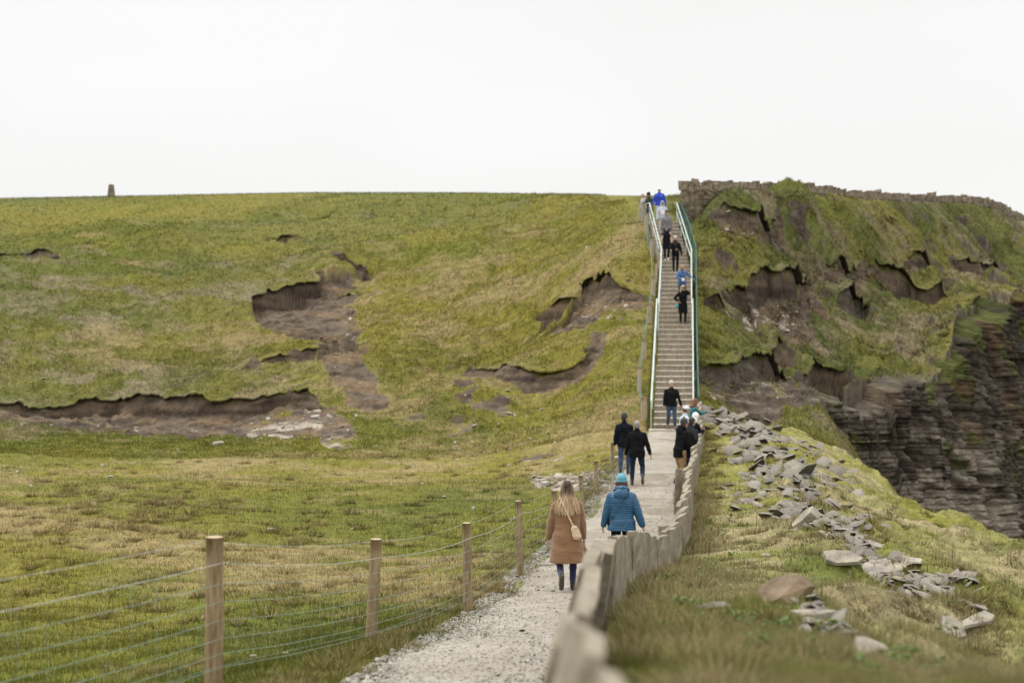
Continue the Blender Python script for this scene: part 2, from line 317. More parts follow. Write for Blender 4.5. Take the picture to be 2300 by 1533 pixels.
# cliff: top edge in plan (photo x, y, metres)
CL = np.array([tuple(PT(*c)) for c in [(1838,905,62.5),(1870,893,64),(1950,885,64.5),(2050,880,66),(2130,870,67),(2165,800,68.5),(2180,690,74),(2240,650,80),(2300,645,84),(2500,650,90),(2700,680,94)]])
_t = np.gradient(CL[:, :2], axis=0); _t /= np.hypot(_t[:, 0], _t[:, 1])[:, None]; CLB = CL[:, :2] + np.c_[-_t[:, 1], _t[:, 0]] * 0.6      # ground edge set back behind the rock face
COVE = np.array([tuple(PT(*c))[:2] for c in [(1838,905,62.3),(1850,950,58),(1880,1000,54),(1960,1070,48),(2040,1150,42),(2100,1180,38),(2200,1205,34),(2300,1220,30),(2460,1260,26)]] + [(60, 24), (75, 90)] + [tuple(c[:2]) for c in CLB[::-1]])
def inpoly(P, X, Y):
    r = np.zeros(X.shape, bool); n = len(P)
    for i in range(n):
        x1, y1 = P[i]; x2, y2 = P[(i + 1) % n]
        c = ((y1 > Y) != (y2 > Y)) & (X < (x2 - x1) * (Y - y1) / (y2 - y1 + 1e-12) + x1); r ^= c
    return r
def segd(a, b, X, Y):
    dx, dy = b[0] - a[0], b[1] - a[1]; L = dx * dx + dy * dy + 1e-12
    t = np.clip(((X - a[0]) * dx + (Y - a[1]) * dy) / L, 0, 1)
    ex = X - a[0] - t * dx; ey = Y - a[1] - t * dy
    return np.hypot(ex, ey), t, (dx * (Y - a[1]) - dy * (X - a[0])) < 0
def polyd(P, X, Y, closed=False):
    d = np.full(X.shape, 1e9)
    for i in range(len(P) - (0 if closed else 1)): d = np.minimum(d, segd(P[i], P[(i + 1) % len(P)], X, Y)[0])
    return d

WL = [(1532, 405, 73.6), (1663, 403, 76.2), (1803, 411, 80), (1903, 422, 84), (2001, 430, 88), (2091, 434, 93), (2178, 437, 98), (2234, 447, 103), (2283, 473, 108), (2330, 500, 112)]
W3 = np.array([tuple(PT(a, b + 4, c)) for a, b, c in WL]); WT_T = W3[:, 0] / W3[:, 1]; WT_Y = W3[:, 1]; WT_ZW = W3[:, 2]
def terrain(X, Y, full=False):
    """returns height and masks: soil, rock, dark rock, bare"""
    X = np.asarray(X, dtype=float); Y = np.asarray(Y, dtype=float)
    z = H0(X, Y)
    face = np.zeros(X.shape); soil = np.zeros(X.shape); rock = np.zeros(X.shape); rockd = np.zeros(X.shape)
    hill = sst(54, 62, Y) * (1 - sst(4.5, 7, X)); bluff = sst(7.5, 10, X) * sst(50, 56, Y)
    nearb = sst(0.6, 1.6, X - wx(Y)) * (1 - sst(48, 54, Y))
    corr = np.where(Y < 52, sst(0.3, 2.5, np.maximum(lx(Y) - X, X - wx(Y) - 0.2)), sst(1.0, 2.6, np.abs(X - stair_c(Y))))
    Yw = np.interp(X / Y, WT_T, WT_Y); bw = (X / Y > WT_T[0] + .0005) & (Y > 50)
    far = (1 - sst(105, 140, Y) * 0.8) * np.where(bw, np.minimum(1, np.abs(Y - Yw) / 4.0 + .12), 1)
    und = (fbm(X, Y, 9, 3, 1) - .5) * (0.16 + 1.5 * hill + 1.3 * bluff + .3 * nearb)
    und += (fbm(X, Y, 2.4, 3, 5) - .5) * (0.14 + 0.42 * hill + 1.05 * bluff + .5 * nearb)
    tus = fbm(X, Y, 0.55, 3, 9)
    und += (sst(.45, .8, tus)) * (0.05 + 0.15 * hill + 0.20 * bluff + .16 * nearb) * (0.5 + vn(X / 4, Y / 4, 3))
    terr = fbm(X / 2.6, Y / 0.62 + X * .25, 1.0, 3, 14)         # sheep terracettes along the contours
    und += (sst(.40, .62, terr) - .5) * (0.02 + 0.11 * hill + 0.20 * bluff) * (0.3 + fbm(X, Y, 7, 2, 23))
    z = z + und * corr * far
    pit = sst(.60, .68, fbm(X, Y, 2.3, 3, 77)) * bluff * corr * far; z = z - .55 * pit; soil = np.maximum(soil, .55 * pit * sst(.1, .4, fbm(X, Y, .8, 2, 79) - .15))
    # broad slumps on the hill
    z -= 1.1 * hill * np.exp(-(((X + 17) / 7) ** 2 + ((Y - 74) / 7) ** 2)); z += 0.9 * hill * np.exp(-(((X + 9) / 5) ** 2 + ((Y - 66) / 4) ** 2)) * corr
    wob = (fbm(X, Y, 1.2, 3, 31) - .5) * 0.6 + 0 * X
    wob2 = (fbm(X, Y, 0.9, 4, 41) - .5)
    for b in BANKS:
        q = b['q']; wmax = q[:, 3].max() + 1
        m = (X > q[:, 0].min() - wmax) & (X < q[:, 0].max() + wmax) & (Y > q[:, 1].min() - wmax) & (Y < q[:, 1].max() + wmax)
        if not m.any(): continue
        x = X[m]; y = Y[m]; best = np.full(x.shape, 1e9); side = np.zeros(x.shape, bool); drop = np.zeros(x.shape); nd = np.full(x.shape, 1e9)
        hh = np.zeros(x.shape)
        for i in range(len(q) - 1):
            d, t, s = segd(q[i], q[i + 1], x, y); h = q[i, 2] * (1 - t) + q[i + 1, 2] * t; wv = q[i, 3] * (1 - t) + q[i + 1, 3] * t
            endfade = np.ones(x.shape)
            drop = np.maximum(drop, h * (1 - sst(0.12, 1.0, d / wv)) * 1.0)
            nd = np.minimum(nd, d / wv)
            c = d < best - 1e-6
            tie = np.abs(d - best) <= 1e-6
            best = np.where(c, d, best); side = np.where(c, s, np.where(tie, side & s, side)); hh = np.where(c, h, hh)
        # fade past both ends
        e0 = np.hypot(x - q[0, 0], y - q[0, 1]); e1 = np.hypot(x - q[-1, 0], y - q[-1, 1])
        endf = np.minimum(np.where(best > e0 - 1e-4, 1 - sst(0.0, 1.2, e0), 1), np.where(best > e1 - 1e-4, 1 - sst(0, 1.2, e1), 1))
        sgn = np.where(side, best, -best) + wob[m] * 0.5
        dr = drop * sst(0, b['edge'], sgn) * endf
        ft = sst(0, b['edge'], sgn) * (sgn < b['edge'] * 1.3) * (hh > .2) * endf; face[m] = np.maximum(face[m], ft)
        lip = 0.12 * hh * np.exp(-((sgn + 0.25) / 0.3) ** 2) * endf
        z[m] = z[m] - dr + lip * 0.6 + dr * 0.22 * wob2[m]
        sm = sst(-0.03, 0.10, sgn) * (1 - sst(0.45, 0.8, nd + wob2[m] * 0.8)) * endf * b['soil']
        sm = np.maximum(sm, sst(-0.03, .10, sgn) * (1 - sst(b['edge'] + .05, b['edge'] + .35, sgn)) * endf * (hh > .25))
        rockd[m] = np.maximum(rockd[m], sm * b['rock']); soil[m] = np.maximum(soil[m], sm * (1 - b['rock']) )
    for p in PATCH:
        P = p['p']; m = (X > P[:, 0].min() - 2) & (X < P[:, 0].max() + 2) & (Y > P[:, 1].min() - 2) & (Y < P[:, 1].max() + 2)
        if not m.any() or p['s'] == 0: continue
        x = X[m]; y = Y[m]; d = polyd(P, x, y, True); d = np.where(inpoly(P, x, y), d, -d) + wob2[m] * 2.6 * p['wob']
        v = sst(-.05, .35, d) * p['s'] * (1 if p['s'] > .9 else sst(.25, .55, fbm(x, y, 1.3, 3, 50) + p['s'] * .25))
        if p['kind'] == 'soil': soil[m] = np.maximum(soil[m], v)
        elif p['kind'] == 'rock': rock[m] = np.maximum(rock[m], v)
        else: rockd[m] = np.maximum(rockd[m], v)
        if p['kind'] == 'rockdark':
            zq = z[m] + .04 * x; st_ = .42 * (.6 + .8 * vn(x * .2, y * .2, 5)); z[m] += v * .85 * ((np.floor(zq / st_) + sst(.0, .45, zq / st_ - np.floor(zq / st_))) * st_ - zq)
        if p['kind'] != 'soil' and p['s'] > .8: z[m] += v * (fbm(x * .6, y * 1.8, .7, 3, 61) - .5) * .35
    bare = np.maximum(np.maximum(soil, rock), rockd)
    z += bare * (fbm(X, Y, 0.25, 3, 71) - .5) * 0.10
    # the cove below the cliff
    m = (X > 8) & (Y > 18) & (Y < 110)
    if m.any():
        x = X[m]; y = Y[m]; ins = inpoly(COVE, x, y)
        dn = polyd(COVE[:9], x, y); dc = polyd(CLB, x, y)
        low = np.where(ins, 1.0, 0.0)
        prof = sst(0, 7.0, dn)
        zt = z[m] - np.where(ins, np.maximum(0, dn * 0.55 + 5 * prof), 0)
        zt = np.where(ins, np.maximum(zt, -14 + fbm(x, y, 2, 3, 4)), zt)
        zt = np.where(ins & (dc < 2.5) & (y > 58), np.minimum(zt, -12.5), zt)
        z[m] = zt
        rockd[m] = np.maximum(rockd[m], np.where(ins, sst(2.5, 5, dn), 0))
    zw = np.interp(X / Y, WT_T, WT_ZW)
    fwl = (1 - sst(.5, 3.0, Yw - Y)) * (Y <= Yw) * bw * sst(.125, .16, X / Y); z = z * (1 - fwl) + np.maximum(z, zw - .52) * fwl
    z = np.where(bw & (Y > Yw - 1.0), np.minimum(z, zw - .75), z)
    tp = X / Y * FPX + CX; sky_y = np.interp(tp, [-600, 0, 250, 700, 1000, 1450], [456, 446, 442, 433.5, 434.5, 439.5]); z = np.where((tp < 1534) & (Y > 74), np.minimum(z, Y * (CY - sky_y) / FPX + .02 * (vn(X * 2, Y * 2, 3) - .5)), z)
    # the path bed and its edges
    mp_ = (Y < 52.5)
    wL = sst(0, 1, (X - (lx(Y) - 0.9)) / 0.8); inside = wL * (X < wx(Y) + 0.03)
    f = np.where(mp_, inside, 0) * (1 - sst(51.5, 53.0, Y))
    z = z * (1 - f) + (zpath(Y) - 0.02) * f
    # bed under the steps
    c = np.abs(X - stair_c(Y)); f2 = (1 - sst(0.78, 1.0, c)) * (Y > 51.3) * (Y < 73.3)
    z = z * (1 - f2) + (stair_z(Y) - 0.45) * f2
    if full: return z, soil, rock, rockd, face
    return z, soil, rock, rockd

GREEN = np.array([0.110, 0.120, 0.018]); DGREEN = np.array([0.048, 0.066, 0.012]); OLIVE = np.array([0.166, 0.147, 0.027])
STRAW = np.array([0.31, 0.245, 0.115]); TAN = np.array([0.165, 0.118, 0.052]); SOILC = np.array([0.122, 0.093, 0.069]); SOILD = np.array([0.034, 0.025, 0.018])
ROCKC = np.array([0.34, 0.295, 0.235]); ROCKD = np.array([0.085, 0.066, 0.050]); OCHRE = np.array([0.20, 0.135, 0.070])
def grass_col(X, Y):
    hill = sst(48, 66, Y) * (1 - sst(6, 8, X)); bluff = sst(7.5, 10, X) * sst(48, 56, Y); nearb = (X > wx(Y) + 0.1) & (Y < 52)
    a = fbm(X, Y, 11, 4, 101); b = fbm(X, Y, 3.0, 4, 111); c = fbm(X / 1.8, Y / .8, 0.8, 3, 121); e = fbm(X, Y, 0.3, 2, 131)
    col = np.broadcast_to(OLIVE, X.shape + (3,)).copy()
    g = sst(.38, .62, a * .6 + b * .4); col = mix3(col, np.broadcast_to(GREEN, col.shape), g * .85)
    base_st = 0.04 + 0.0 * X + 0.16 * hill * (1 - sst(80, 110, Y)) + 0.10 * bluff + np.where(nearb, 0.16, 0)
    field = (X < lx(Y)) * (1 - sst(48, 66, Y))
    dry = np.exp(-(((Y - 47 - 0.25 * (X + 10)) / 6) ** 2)) * .25 + np.exp(-((Y - (25.5 - 0.9 * (X + 4))) / 3.5) ** 2) * .28      # dry bands crossing the field
    base_st = base_st + field * dry
    st = sst(.62, .86, b * .45 + c * .35 + base_st + (a - .5) * .2 + .12)
    dg = sst(.52, .75, fbm(X, Y, 6, 3, 141) + .12 * bluff + field * (Y < 24) * .06) * (.60 - .15 * field)
    col = mix3(col, np.broadcast_to(DGREEN, col.shape), dg * (1 - .5 * hill))
    col = mix3(col, np.broadcast_to(STRAW * .55 + TAN * .5, col.shape), st * .85)
    br = sst(.60, .80, c * .6 + e * .4) * (.22 + .25 * hill + .6 * bluff)
    col = mix3(col, np.broadcast_to(TAN * .8, col.shape), br)
    col = mix3(col, col * np.array([.86, .90, 1.25]), bluff) * np.where(nearb[..., None], np.array([1.16, 1.26, 1.55]), 1.0)      # cooler tint on the bluff; bank colour brightened to offset blade self-shadowing
    col = mix3(col, col * np.array([.86, .92, 1.25]), sst(.4, .65, fbm(X, Y, 16, 3, 161)) * hill)
    return col * (0.80 + 0.40 * e)[..., None]
# ---------------------------------------------------------------- ground sheet
px_ = np.concatenate([np.linspace(-14000, -700, 40), np.linspace(-650, -60, 60), np.arange(-50, 2351, 2.0), np.linspace(2360, 3000, 60), np.linspace(3100, 14000, 40)])
rows = [0.4]
while rows[-1] < 205:
    y = rows[-1]; rows.append(y + (0.07 if y < 50 else 0.05 if y < 62 else y * 0.00078 if y < 96 else y * 0.004))
rows = np.array(rows)
TT = (px_ - CX) / FPX
YY, T2 = np.meshgrid(rows, TT, indexing='ij'); XX = T2 * YY
# keep the outermost columns from running off
XX = np.clip(XX, -400 - 0 * YY, 400)
sh = XX.shape
Xf, Yf = XX.ravel(), YY.ravel()
Z, soil, rock, rockd, face = terrain(Xf, Yf, True)
Z2 = Z.reshape(sh); gyy = np.gradient(Z2, axis=0) / np.maximum(np.gradient(YY, axis=0), 1e-6); gxx = np.gradient(Z2, axis=1) / np.maximum(np.abs(np.gradient(XX, axis=1)), 1e-6)
steep = sst(2.5, 3.6, np.hypot(gyy, gxx)).ravel() * (Xf > 9.5) * (Yf > 25); rockd = np.maximum(rockd, steep * (1 - soil)); del Z2, gyy, gxx
gc = grass_col(Xf, Yf)
n1 = fbm(Xf, Yf + Z * 2, .9, 3, 151); n2 = fbm(Xf, Yf + Z * 1.5, .18, 2, 161)
sc = mix3(np.broadcast_to(SOILC, gc.shape), np.broadcast_to(SOILD, gc.shape), sst(.4, .65, n1) * .6)
oc = sst(.45, .7, fbm(Xf * .7, Z * 4, .8, 3, 171)) * .5
sc = mix3(sc, np.broadcast_to(OCHRE, gc.shape), oc) * (0.75 + .5 * np.where(face * (1 - face) > .02, .5, n2))[:, None]
rc = mix3(np.broadcast_to(ROCKC, gc.shape), np.broadcast_to(SOILC, gc.shape), sst(.42, .62, fbm(Xf * .5, Yf + Z * 3, .5, 3, 181))) * (0.75 + .5 * n2)[:, None]
rd = mix3(np.broadcast_to(ROCKD, gc.shape), np.broadcast_to(ROCKC * .55, gc.shape), sst(.5, .75, fbm(Xf * .4, Yf + Z * 4, .6, 3, 191)) * .8) * (0.7 + .6 * n2)[:, None]
fm = sst(.05, .3, face) * (face < .99); bn = sst(.35, .65, fbm(Xf * .5, Z * 4.5 + Yf * .2, .9, 3, 311)); sc = mix3(sc, mix3(np.broadcast_to(SOILD, gc.shape), np.broadcast_to(SOILC * .8 + OCHRE * .15, gc.shape), bn), fm * .85)  # soil bands on bank faces, colour also darkened to deepen the undercut's shade
sb = sst(.25, .6, soil + (n1 - .5) * .3); colr = mix3(gc, sc, sb)
colr = mix3(colr, rd, sst(.25, .6, rockd)); colr = mix3(colr, rc, sst(.3, .65, rock + (n1 - .5) * .4))
idx = np.arange(sh[0] * sh[1]).reshape(sh)
F = np.stack([idx[:-1, :-1], idx[:-1, 1:], idx[1:, 1:], idx[1:, :-1]], -1).reshape(-1, 4)
fz = sst(.02, .3, face * (1 - face)); Yd = Yf + fz * (fbm(Xf, Z * 2.2, .6, 3, 301) - .5) * .28
g = npmesh('ground', np.c_[Xf, Yd, Z], F, M_ground, cols=colr); tag(g, kind='structure')
def zt(x, y):  # height of the ground at one place
    return float(terrain(np.array([x]), np.array([y]))[0][0])
def ztv(x, y): return terrain(np.asarray(x, float), np.asarray(y, float))[0]

# ---------------------------------------------------------------- torn turf overhanging the eroded banks
LV, LF, LC = [], [], []; nl = 0
for bi, bk in enumerate(BANKS):
    q = bk['q']; sl_ = np.r_[0, np.cumsum(np.hypot(np.diff(q[:, 0]), np.diff(q[:, 1])))]; s_ = np.arange(0, sl_[-1], .09)
    if len(s_) < 6: continue
    x = np.interp(s_, sl_, q[:, 0]); y = np.interp(s_, sl_, q[:, 1]); hh = np.interp(s_, sl_, q[:, 2])
    kk_ = np.ones(7) / 7; sm7 = lambda v: np.convolve(np.pad(v, 3, mode='edge'), kk_, 'valid'); xs_, ys2_ = sm7(x), sm7(y); tx_ = np.gradient(xs_); ty_ = np.gradient(ys2_); L_ = np.hypot(tx_, ty_) + 1e-9; nx_q, ny_q = ty_ / L_, -tx_ / L_
    wbl = -(fbm(x, y, 1.2, 3, 31) - .5) * .6 * .5
    ef = sst(0, .8, s_) * sst(0, .8, sl_[-1] - s_) * sst(.08, .3, hh); rag = .13 + .16 * fbm(s_, s_ * 0 + bi, .45, 3, 5) + .10 * (vn(s_ / .12, s_ * 0, bi) - .5); rag = rag * ef * np.clip(hh / .6, .5, 1.5); th = .07 + .08 * vn(s_ / .3, s_ * 0 + 3, bi)
    prof = [(-.55, -.03), (-.25, .015), (0, .03), (.6, .02), (1.0, -.03), (.92, -.9), (.3, -1.0), (-.25, -1.3)]
    zi = ztv(xs_ + nx_q * (wbl - .22), ys2_ + ny_q * (wbl - .22)); rows_ = []; cols_ = []
    for j, (o_, dz_) in enumerate(prof):
        of = wbl + (rag * o_ + .04 * (o_ > 0) if o_ >= 0 else o_); X1 = xs_ + nx_q * of; Y1 = ys2_ + ny_q * of
        zz1_ = ztv(X1, Y1) - .02 if j == 0 else (zi + (dz_ if j < 5 else dz_ * th) - (.06 * rag / .2 if j >= 3 else 0))
        rows_.append(np.c_[X1, Y1, zz1_ - (1 - ef) * .15]); cols_.append(grass_col(X1, Y1) * (.95 if j < 4 else .8) if j < 5 else np.tile(SOILD, (len(s_), 1)))
    m = len(prof); Vb = np.stack(rows_, 1).reshape(-1, 3); Cb = np.stack(cols_, 1).reshape(-1, 3); ii = (np.arange(len(s_))[:, None] * m + np.arange(m)[None]) + nl
    LF.append(np.stack([ii[:-1, :-1], ii[:-1, 1:], ii[1:, 1:], ii[1:, :-1]], -1).reshape(-1, 4)); LV.append(Vb); LC.append(Cb); nl += len(Vb)
hl = npmesh('hill_turf', np.concatenate(LV), np.concatenate(LF), M_ground, cols=np.concatenate(LC)); tag(hl, kind='structure')

# ---------------------------------------------------------------- cliff (layered rock face over the cove)
CLs = np.vstack([np.array(PT(1790, 880, 66.5)), CL])
seg = np.r_[0, np.cumsum(np.hypot(np.diff(CLs[:, 0]), np.diff(CLs[:, 1])))]
U = np.arange(0, seg[-1], 0.085); cx = np.interp(U, seg, CLs[:, 0]); cy = np.interp(U, seg, CLs[:, 1]); 
# round the plan of the edge
kk = np.ones(25) / 25; pad = lambda a: np.convolve(np.pad(a, 12, mode='edge'), kk, 'valid'); cx = pad(cx); cy = pad(cy)
tx = np.gradient(cx); ty = np.gradient(cy); L = np.hypot(tx, ty); nx, ny = ty / L, -tx / L          # outward, towards the cove
topz = ztv(cx - nx * 1.1, cy - ny * 1.1) + 0.02
NV = 300; vv = np.linspace(0, 1, NV)
Zc = topz[:, None] + (-13.5 - topz[:, None]) * (vv[None, :] ** 1.05)
UU = np.repeat(U[:, None], NV, 1)
zz = Zc + 0.10 * (fbm(UU, Zc * 0, 9, 2, 7) - .5) * 7 + 0.05 * UU + 0.5 * np.floor(vn(UU / 3.5, UU * 0, 77) * 4)
lay = np.zeros_like(zz)
rl = np.random.default_rng(3); zb = -16.0; bounds = []
while zb < 12: th = rl.uniform(.05, .38); bounds.append((zb, th, rl.uniform(-.5, .5), rl.uniform(0, 1))); zb += th
bz = np.array([b[0] for b in bounds]); bt = np.array([b[1] for b in bounds]); bo = np.array([b[2] for b in bounds]); bc = np.array([b[3] for b in bounds])
k = np.clip(np.searchsorted(bz, zz) - 1, 0, len(bz) - 1); fr = (zz - bz[k]) / bt[k]
kb = (k // 3); blk = TBL[(np.floor(UU / 1.5 + TBL[kb % 512, 7] * 9).astype(int)) % 512, kb % 512]; blk2 = TBL[(np.floor(UU / .45 + TBL[k % 512, 9] * 9).astype(int)) % 512, (k + 77) % 512]
off = bo[k] * .13 + (blk - .5) * .42 + (blk2 - .5) * .14
off -= 0.10 * np.exp(-(np.minimum(fr, 1 - fr) / .12) ** 2)
crack = np.abs(fbm(UU, zz * .15, 1.6, 3, 19) - .5); off -= 0.9 * np.exp(-(crack / .018) ** 2)
big = (fbm(UU, zz * .35, 5, 3, 23) - .5) * 2.8
bat = (vv[None, :] ** 1.2) * 3.6
spread = sst(0.0, 0.06, vv)[None, :]
D = np.maximum(off + big + .7, -.25 + off * .4) * spread + bat - 1.2 * (1 - spread)
D += .25 * (fbm(UU, zz * 2, .4, 3, 29) - .5)
D = D * sst(.5, 3, U)[:, None]
XC = cx[:, None] + nx[:, None] * D; YC = cy[:, None] + ny[:, None] * D
pale = sst(.38, .60, fbm(UU * .3, zz * 1.6, .9, 3, 33) * .6 + bc[k] * .35 + .05) * sst(.38, .58, fbm(UU, zz * 1.4, 4.5, 3, 93))
relz = topz[:, None] - Zc
lowness = sst(2.2, 4.5, relz); rightness = sst(19, 25, cx)[:, None] * np.ones_like(zz)
cc = mix3(np.broadcast_to(np.array([.058, .045, .034]), zz.shape + (3,)), np.broadcast_to(np.array([.27, .23, .178]), zz.shape + (3,)), pale * (0.35 + .65 * lowness) * (1 - .80 * rightness * (1 - sst(5, 8, relz))))
cc = mix3(cc, np.broadcast_to(np.array([.045, .037, .028]), cc.shape), sst(.45, .7, fbm(UU, zz, 2.2, 3, 43)) * (.6 + .3 * rightness))
moss = sst(.64, .84, fbm(UU, zz * 1.5, 1.3, 3, 53) + .3 * (1 - sst(0, 1.6, relz)) + .08 * rightness)
cc = mix3(cc, np.broadcast_to(DGREEN * 1.2 + TAN * .15, cc.shape), moss * .8)
cc = mix3(cc, np.broadcast_to(np.array([.24, .13, .055]), cc.shape), sst(.62, .8, fbm(UU, zz, 1.7, 3, 63)) * .25)
cc *= .8
cc *= (0.7 + .6 * vn(UU / .12, zz / .07, 9))[..., None]
ii = np.arange(XC.size).reshape(XC.shape)
Fc = np.stack([ii[:-1, :-1], ii[:-1, 1:], ii[1:, 1:], ii[1:, :-1]], -1).reshape(-1, 4)
cl = npmesh('cliff', np.c_[XC.ravel(), YC.ravel(), Zc.ravel()], Fc, M_cliff, cols=cc.reshape(-1, 3), smooth=False); tag(cl, kind='structure')

# ---------------------------------------------------------------- gravel path
yp = np.arange(1.0, 51.45, 0.06); up = np.linspace(0, 1, 60)
YP, UP = np.meshgrid(yp, up, indexing='ij')
el = lx(YP) + (fbm(YP, YP * 0, 1.6, 3, 201) - .5) * .55 * (1 - sst(44, 50, YP)) - .05; er = wx(YP) - 0.02
XP = el + (er - el) * UP
ZP = zpath(YP) + 0.012 + .05 * (fbm(XP, YP, .9, 3, 211) - .5) - .07 * (1 - sst(0, .10, UP)) + .035 * (fbm(XP, YP, .16, 3, 221) - .5) + .035 * np.sin(UP * math.pi)
pc = mix3(np.broadcast_to(np.array([.315, .285, .238]), XP.shape + (3,)), np.broadcast_to(np.array([.21, .170, .125]), XP.shape + (3,)), sst(.42, .68, fbm(XP, YP, 1.2, 4, 231)) * (.25 + .45 * sst(24, 34, YP)))
pc = mix3(pc, np.broadcast_to(np.array([.42, .39, .34]), pc.shape), sst(.5, .7, fbm(XP, YP, .4, 3, 241)) * .4) * (0.85 + .3 * vn(XP / .04, YP / .05, 2))[..., None]
ii = np.arange(XP.size).reshape(XP.shape); Fp = np.stack([ii[:-1, :-1], ii[:-1, 1:], ii[1:, 1:], ii[1:, :-1]], -1).reshape(-1, 4)
p = npmesh('path', np.c_[XP.ravel(), YP.ravel(), ZP.ravel()], Fp, M_path, cols=pc.reshape(-1, 3)); tag(p, kind='structure')
def zpa(x, y):   # walking surface of the path
    return float(zpath(y)) + 0.035

# ---------------------------------------------------------------- stones as small irregular solids
def chips(name, X, Y, Zb, size, flat, col, mat, parent=None, seed=0, tilt=.35):
    r = np.random.default_rng(seed); n = len(X)
    base = np.array([[1, 0, 0], [.4, .9, 0], [-.6, .75, 0], [-1, -.1, 0], [-.35, -.95, 0], [.65, -.75, 0]])
    nb = 6; ang = r.uniform(0, 6.283, n); ca, sa = np.cos(ang), np.sin(ang)
    ring = base[None] * (1 + r.uniform(-.35, .35, (n, nb, 1)))
    top = ring * r.uniform(.55, .9, (n, 1, 1)); V = np.concatenate([ring, top], 1) * size[:, None, None]
    V[..., 0] *= r.uniform(.8, 1.5, (n, 1))
    hgt = size * flat * r.uniform(.6, 1.4, n); V[:, :nb, 2] = -hgt[:, None] * .4; V[:, nb:, 2] = hgt[:, None] * (1 + r.uniform(-.2, .2, (n, nb)))
    tx_, ty_ = r.normal(0, tilt, n), r.normal(0, tilt, n)
    V[..., 2] += V[..., 0] * tx_[:, None] + V[..., 1] * ty_[:, None]
    x = V[..., 0] * ca[:, None] - V[..., 1] * sa[:, None] + X[:, None]; y = V[..., 0] * sa[:, None] + V[..., 1] * ca[:, None] + Y[:, None]; z = V[..., 2] + Zb[:, None]
    VV = np.stack([x, y, z], -1).reshape(-1, 3)
    tri = []
    for i in range(nb):
        j = (i + 1) % nb; tri += [(i, j, nb + j), (i, nb + j, nb + i)]
    for i in range(1, nb - 1): tri.append((nb, nb + i, nb + i + 1))
    tri = np.array(tri); FF = (tri[None] + (np.arange(n) * nb * 2)[:, None, None]).reshape(-1, 3)
    cv = np.repeat(col * r.uniform(.75, 1.25, (n, 1)), nb * 2, 0)
    return npmesh(name, VV, FF, mat, parent, cols=cv, smooth=False)
# loose gravel: thick along the left edge, thin over the whole path
n = 16000; y = 9 + 38 * rng.random(n) ** 1.7; e = lx(y) - .1; x = e + np.abs(rng.normal(0, .22, n)) * (1 + .6 * (y < 20)) - .12
n2_ = 24000; y2 = 10 + 30 * rng.random(n2_) ** 1.9; x2 = lx(y2) + (wx(y2) - lx(y2) - .1) * rng.random(n2_)
X_ = np.r_[x, x2]; Y_ = np.r_[y, y2]; k_ = X_ < wx(Y_) - .08; X_, Y_ = X_[k_], Y_[k_]
sz = np.where(np.arange(len(X_)) < k_[:n].sum(), rng.uniform(.005, .015, len(X_)), .0025 + .011 * rng.random(len(X_)) ** 3.5) * (1 + (rng.random(len(X_)) < .06) * 1.1)
uu_ = np.clip((X_ - lx(Y_)) / (wx(Y_) - lx(Y_)), 0, 1); zc_ = zpath(Y_) + .014 + .05 * (fbm(X_, Y_, .9, 3, 211) - .5) + .035 * (fbm(X_, Y_, .16, 3, 221) - .5) + .035 * np.sin(uu_ * math.pi) + sz * .15
chips('gravel', X_, Y_, zc_, sz, .45, np.array([[.36, .335, .29]]) * np.ones((len(X_), 3)) * rng.uniform(.60, 1.05, (len(X_), 1)), M_gravel, seed=5)
tag(bpy.data.objects['gravel'], 'loose pale grey stone chips along the gravel path', 'gravel', kind='stuff')
# small stones scattered over the hill, the bare soil and the slope
def scat(px0, px1, py0, py1, n, dmin=20, fn=None):
    o = []
    for _ in range(n):
        a, b = rng.uniform(px0, px1), rng.uniform(py0, py1); x, y = hit(a, b, dmin)
        if y < 200: o.append((x, y))
    return o
pts = []
for a in [(520, 800, 930, 1005, 90), (0, 520, 915, 960, 30), (700, 830, 640, 900, 45), (1290, 1430, 670, 735, 40), (1020, 1250, 890, 1040, 40), (0, 1400, 1000, 1250, 30), (0, 1400, 480, 900, 50),
          (1640, 1790, 660, 740, 70), (1590, 1780, 830, 930, 60), (1190, 1390, 1060, 1100, 140), (1620, 1700, 480, 520, 20), (780, 812, 670, 820, 60)]: pts += scat(*a)
pts = np.array(pts); zz_ = ztv(pts[:, 0], pts[:, 1]); sz = rng.uniform(.025, .065, len(pts)) * (1 + (rng.random(len(pts)) < .12) * .9)
chips('rubble', pts[:, 0], pts[:, 1], zz_ + .02, sz, .4, np.array([[.33, .30, .255]]) * np.ones((len(pts), 3)), M_gravel, seed=8)
tag(bpy.data.objects['rubble'], 'small pale stones strewn over the hillside and bare soil', 'stones', kind='stuff')

# ---------------------------------------------------------------- grass (one mass of blades)
def blades(n, xs, ys, h, wd, lean_dir=None, droop=.6, colmul=1.0, zoff=0.0, keep_bare=False):
    z, so_, ro_, rd_ = terrain(xs, ys); bare_ = np.maximum(np.maximum(so_, ro_), rd_)
    sm_ = (xs > 9.5) & (ys > 50)
    if sm_.any():
        xq, yq = xs[sm_], ys[sm_]; sl = np.hypot(ztv(xq + .15, yq) - ztv(xq - .15, yq), ztv(xq, yq + .15) - ztv(xq, yq - .15)) / .3; bare_[sm_] = np.maximum(bare_[sm_], sst(2.5, 3.5, sl))
    onpath = ((ys < 51.6) & (xs > lx(ys) - .02 + (fbm(ys, ys * 0, 1.6, 3, 201) - .5) * .55) & (xs < wx(ys) + .08)) | ((np.abs(xs - stair_c(ys)) < .83) & (ys > 51) & (ys < 74))
    if keep_bare: k = ~onpath
    else: k = (~onpath) & (rng.random(len(xs)) > sst(.12, .4, bare_) * .97)
    return xs[k], ys[k], z[k] + zoff, h[k], wd[k], k
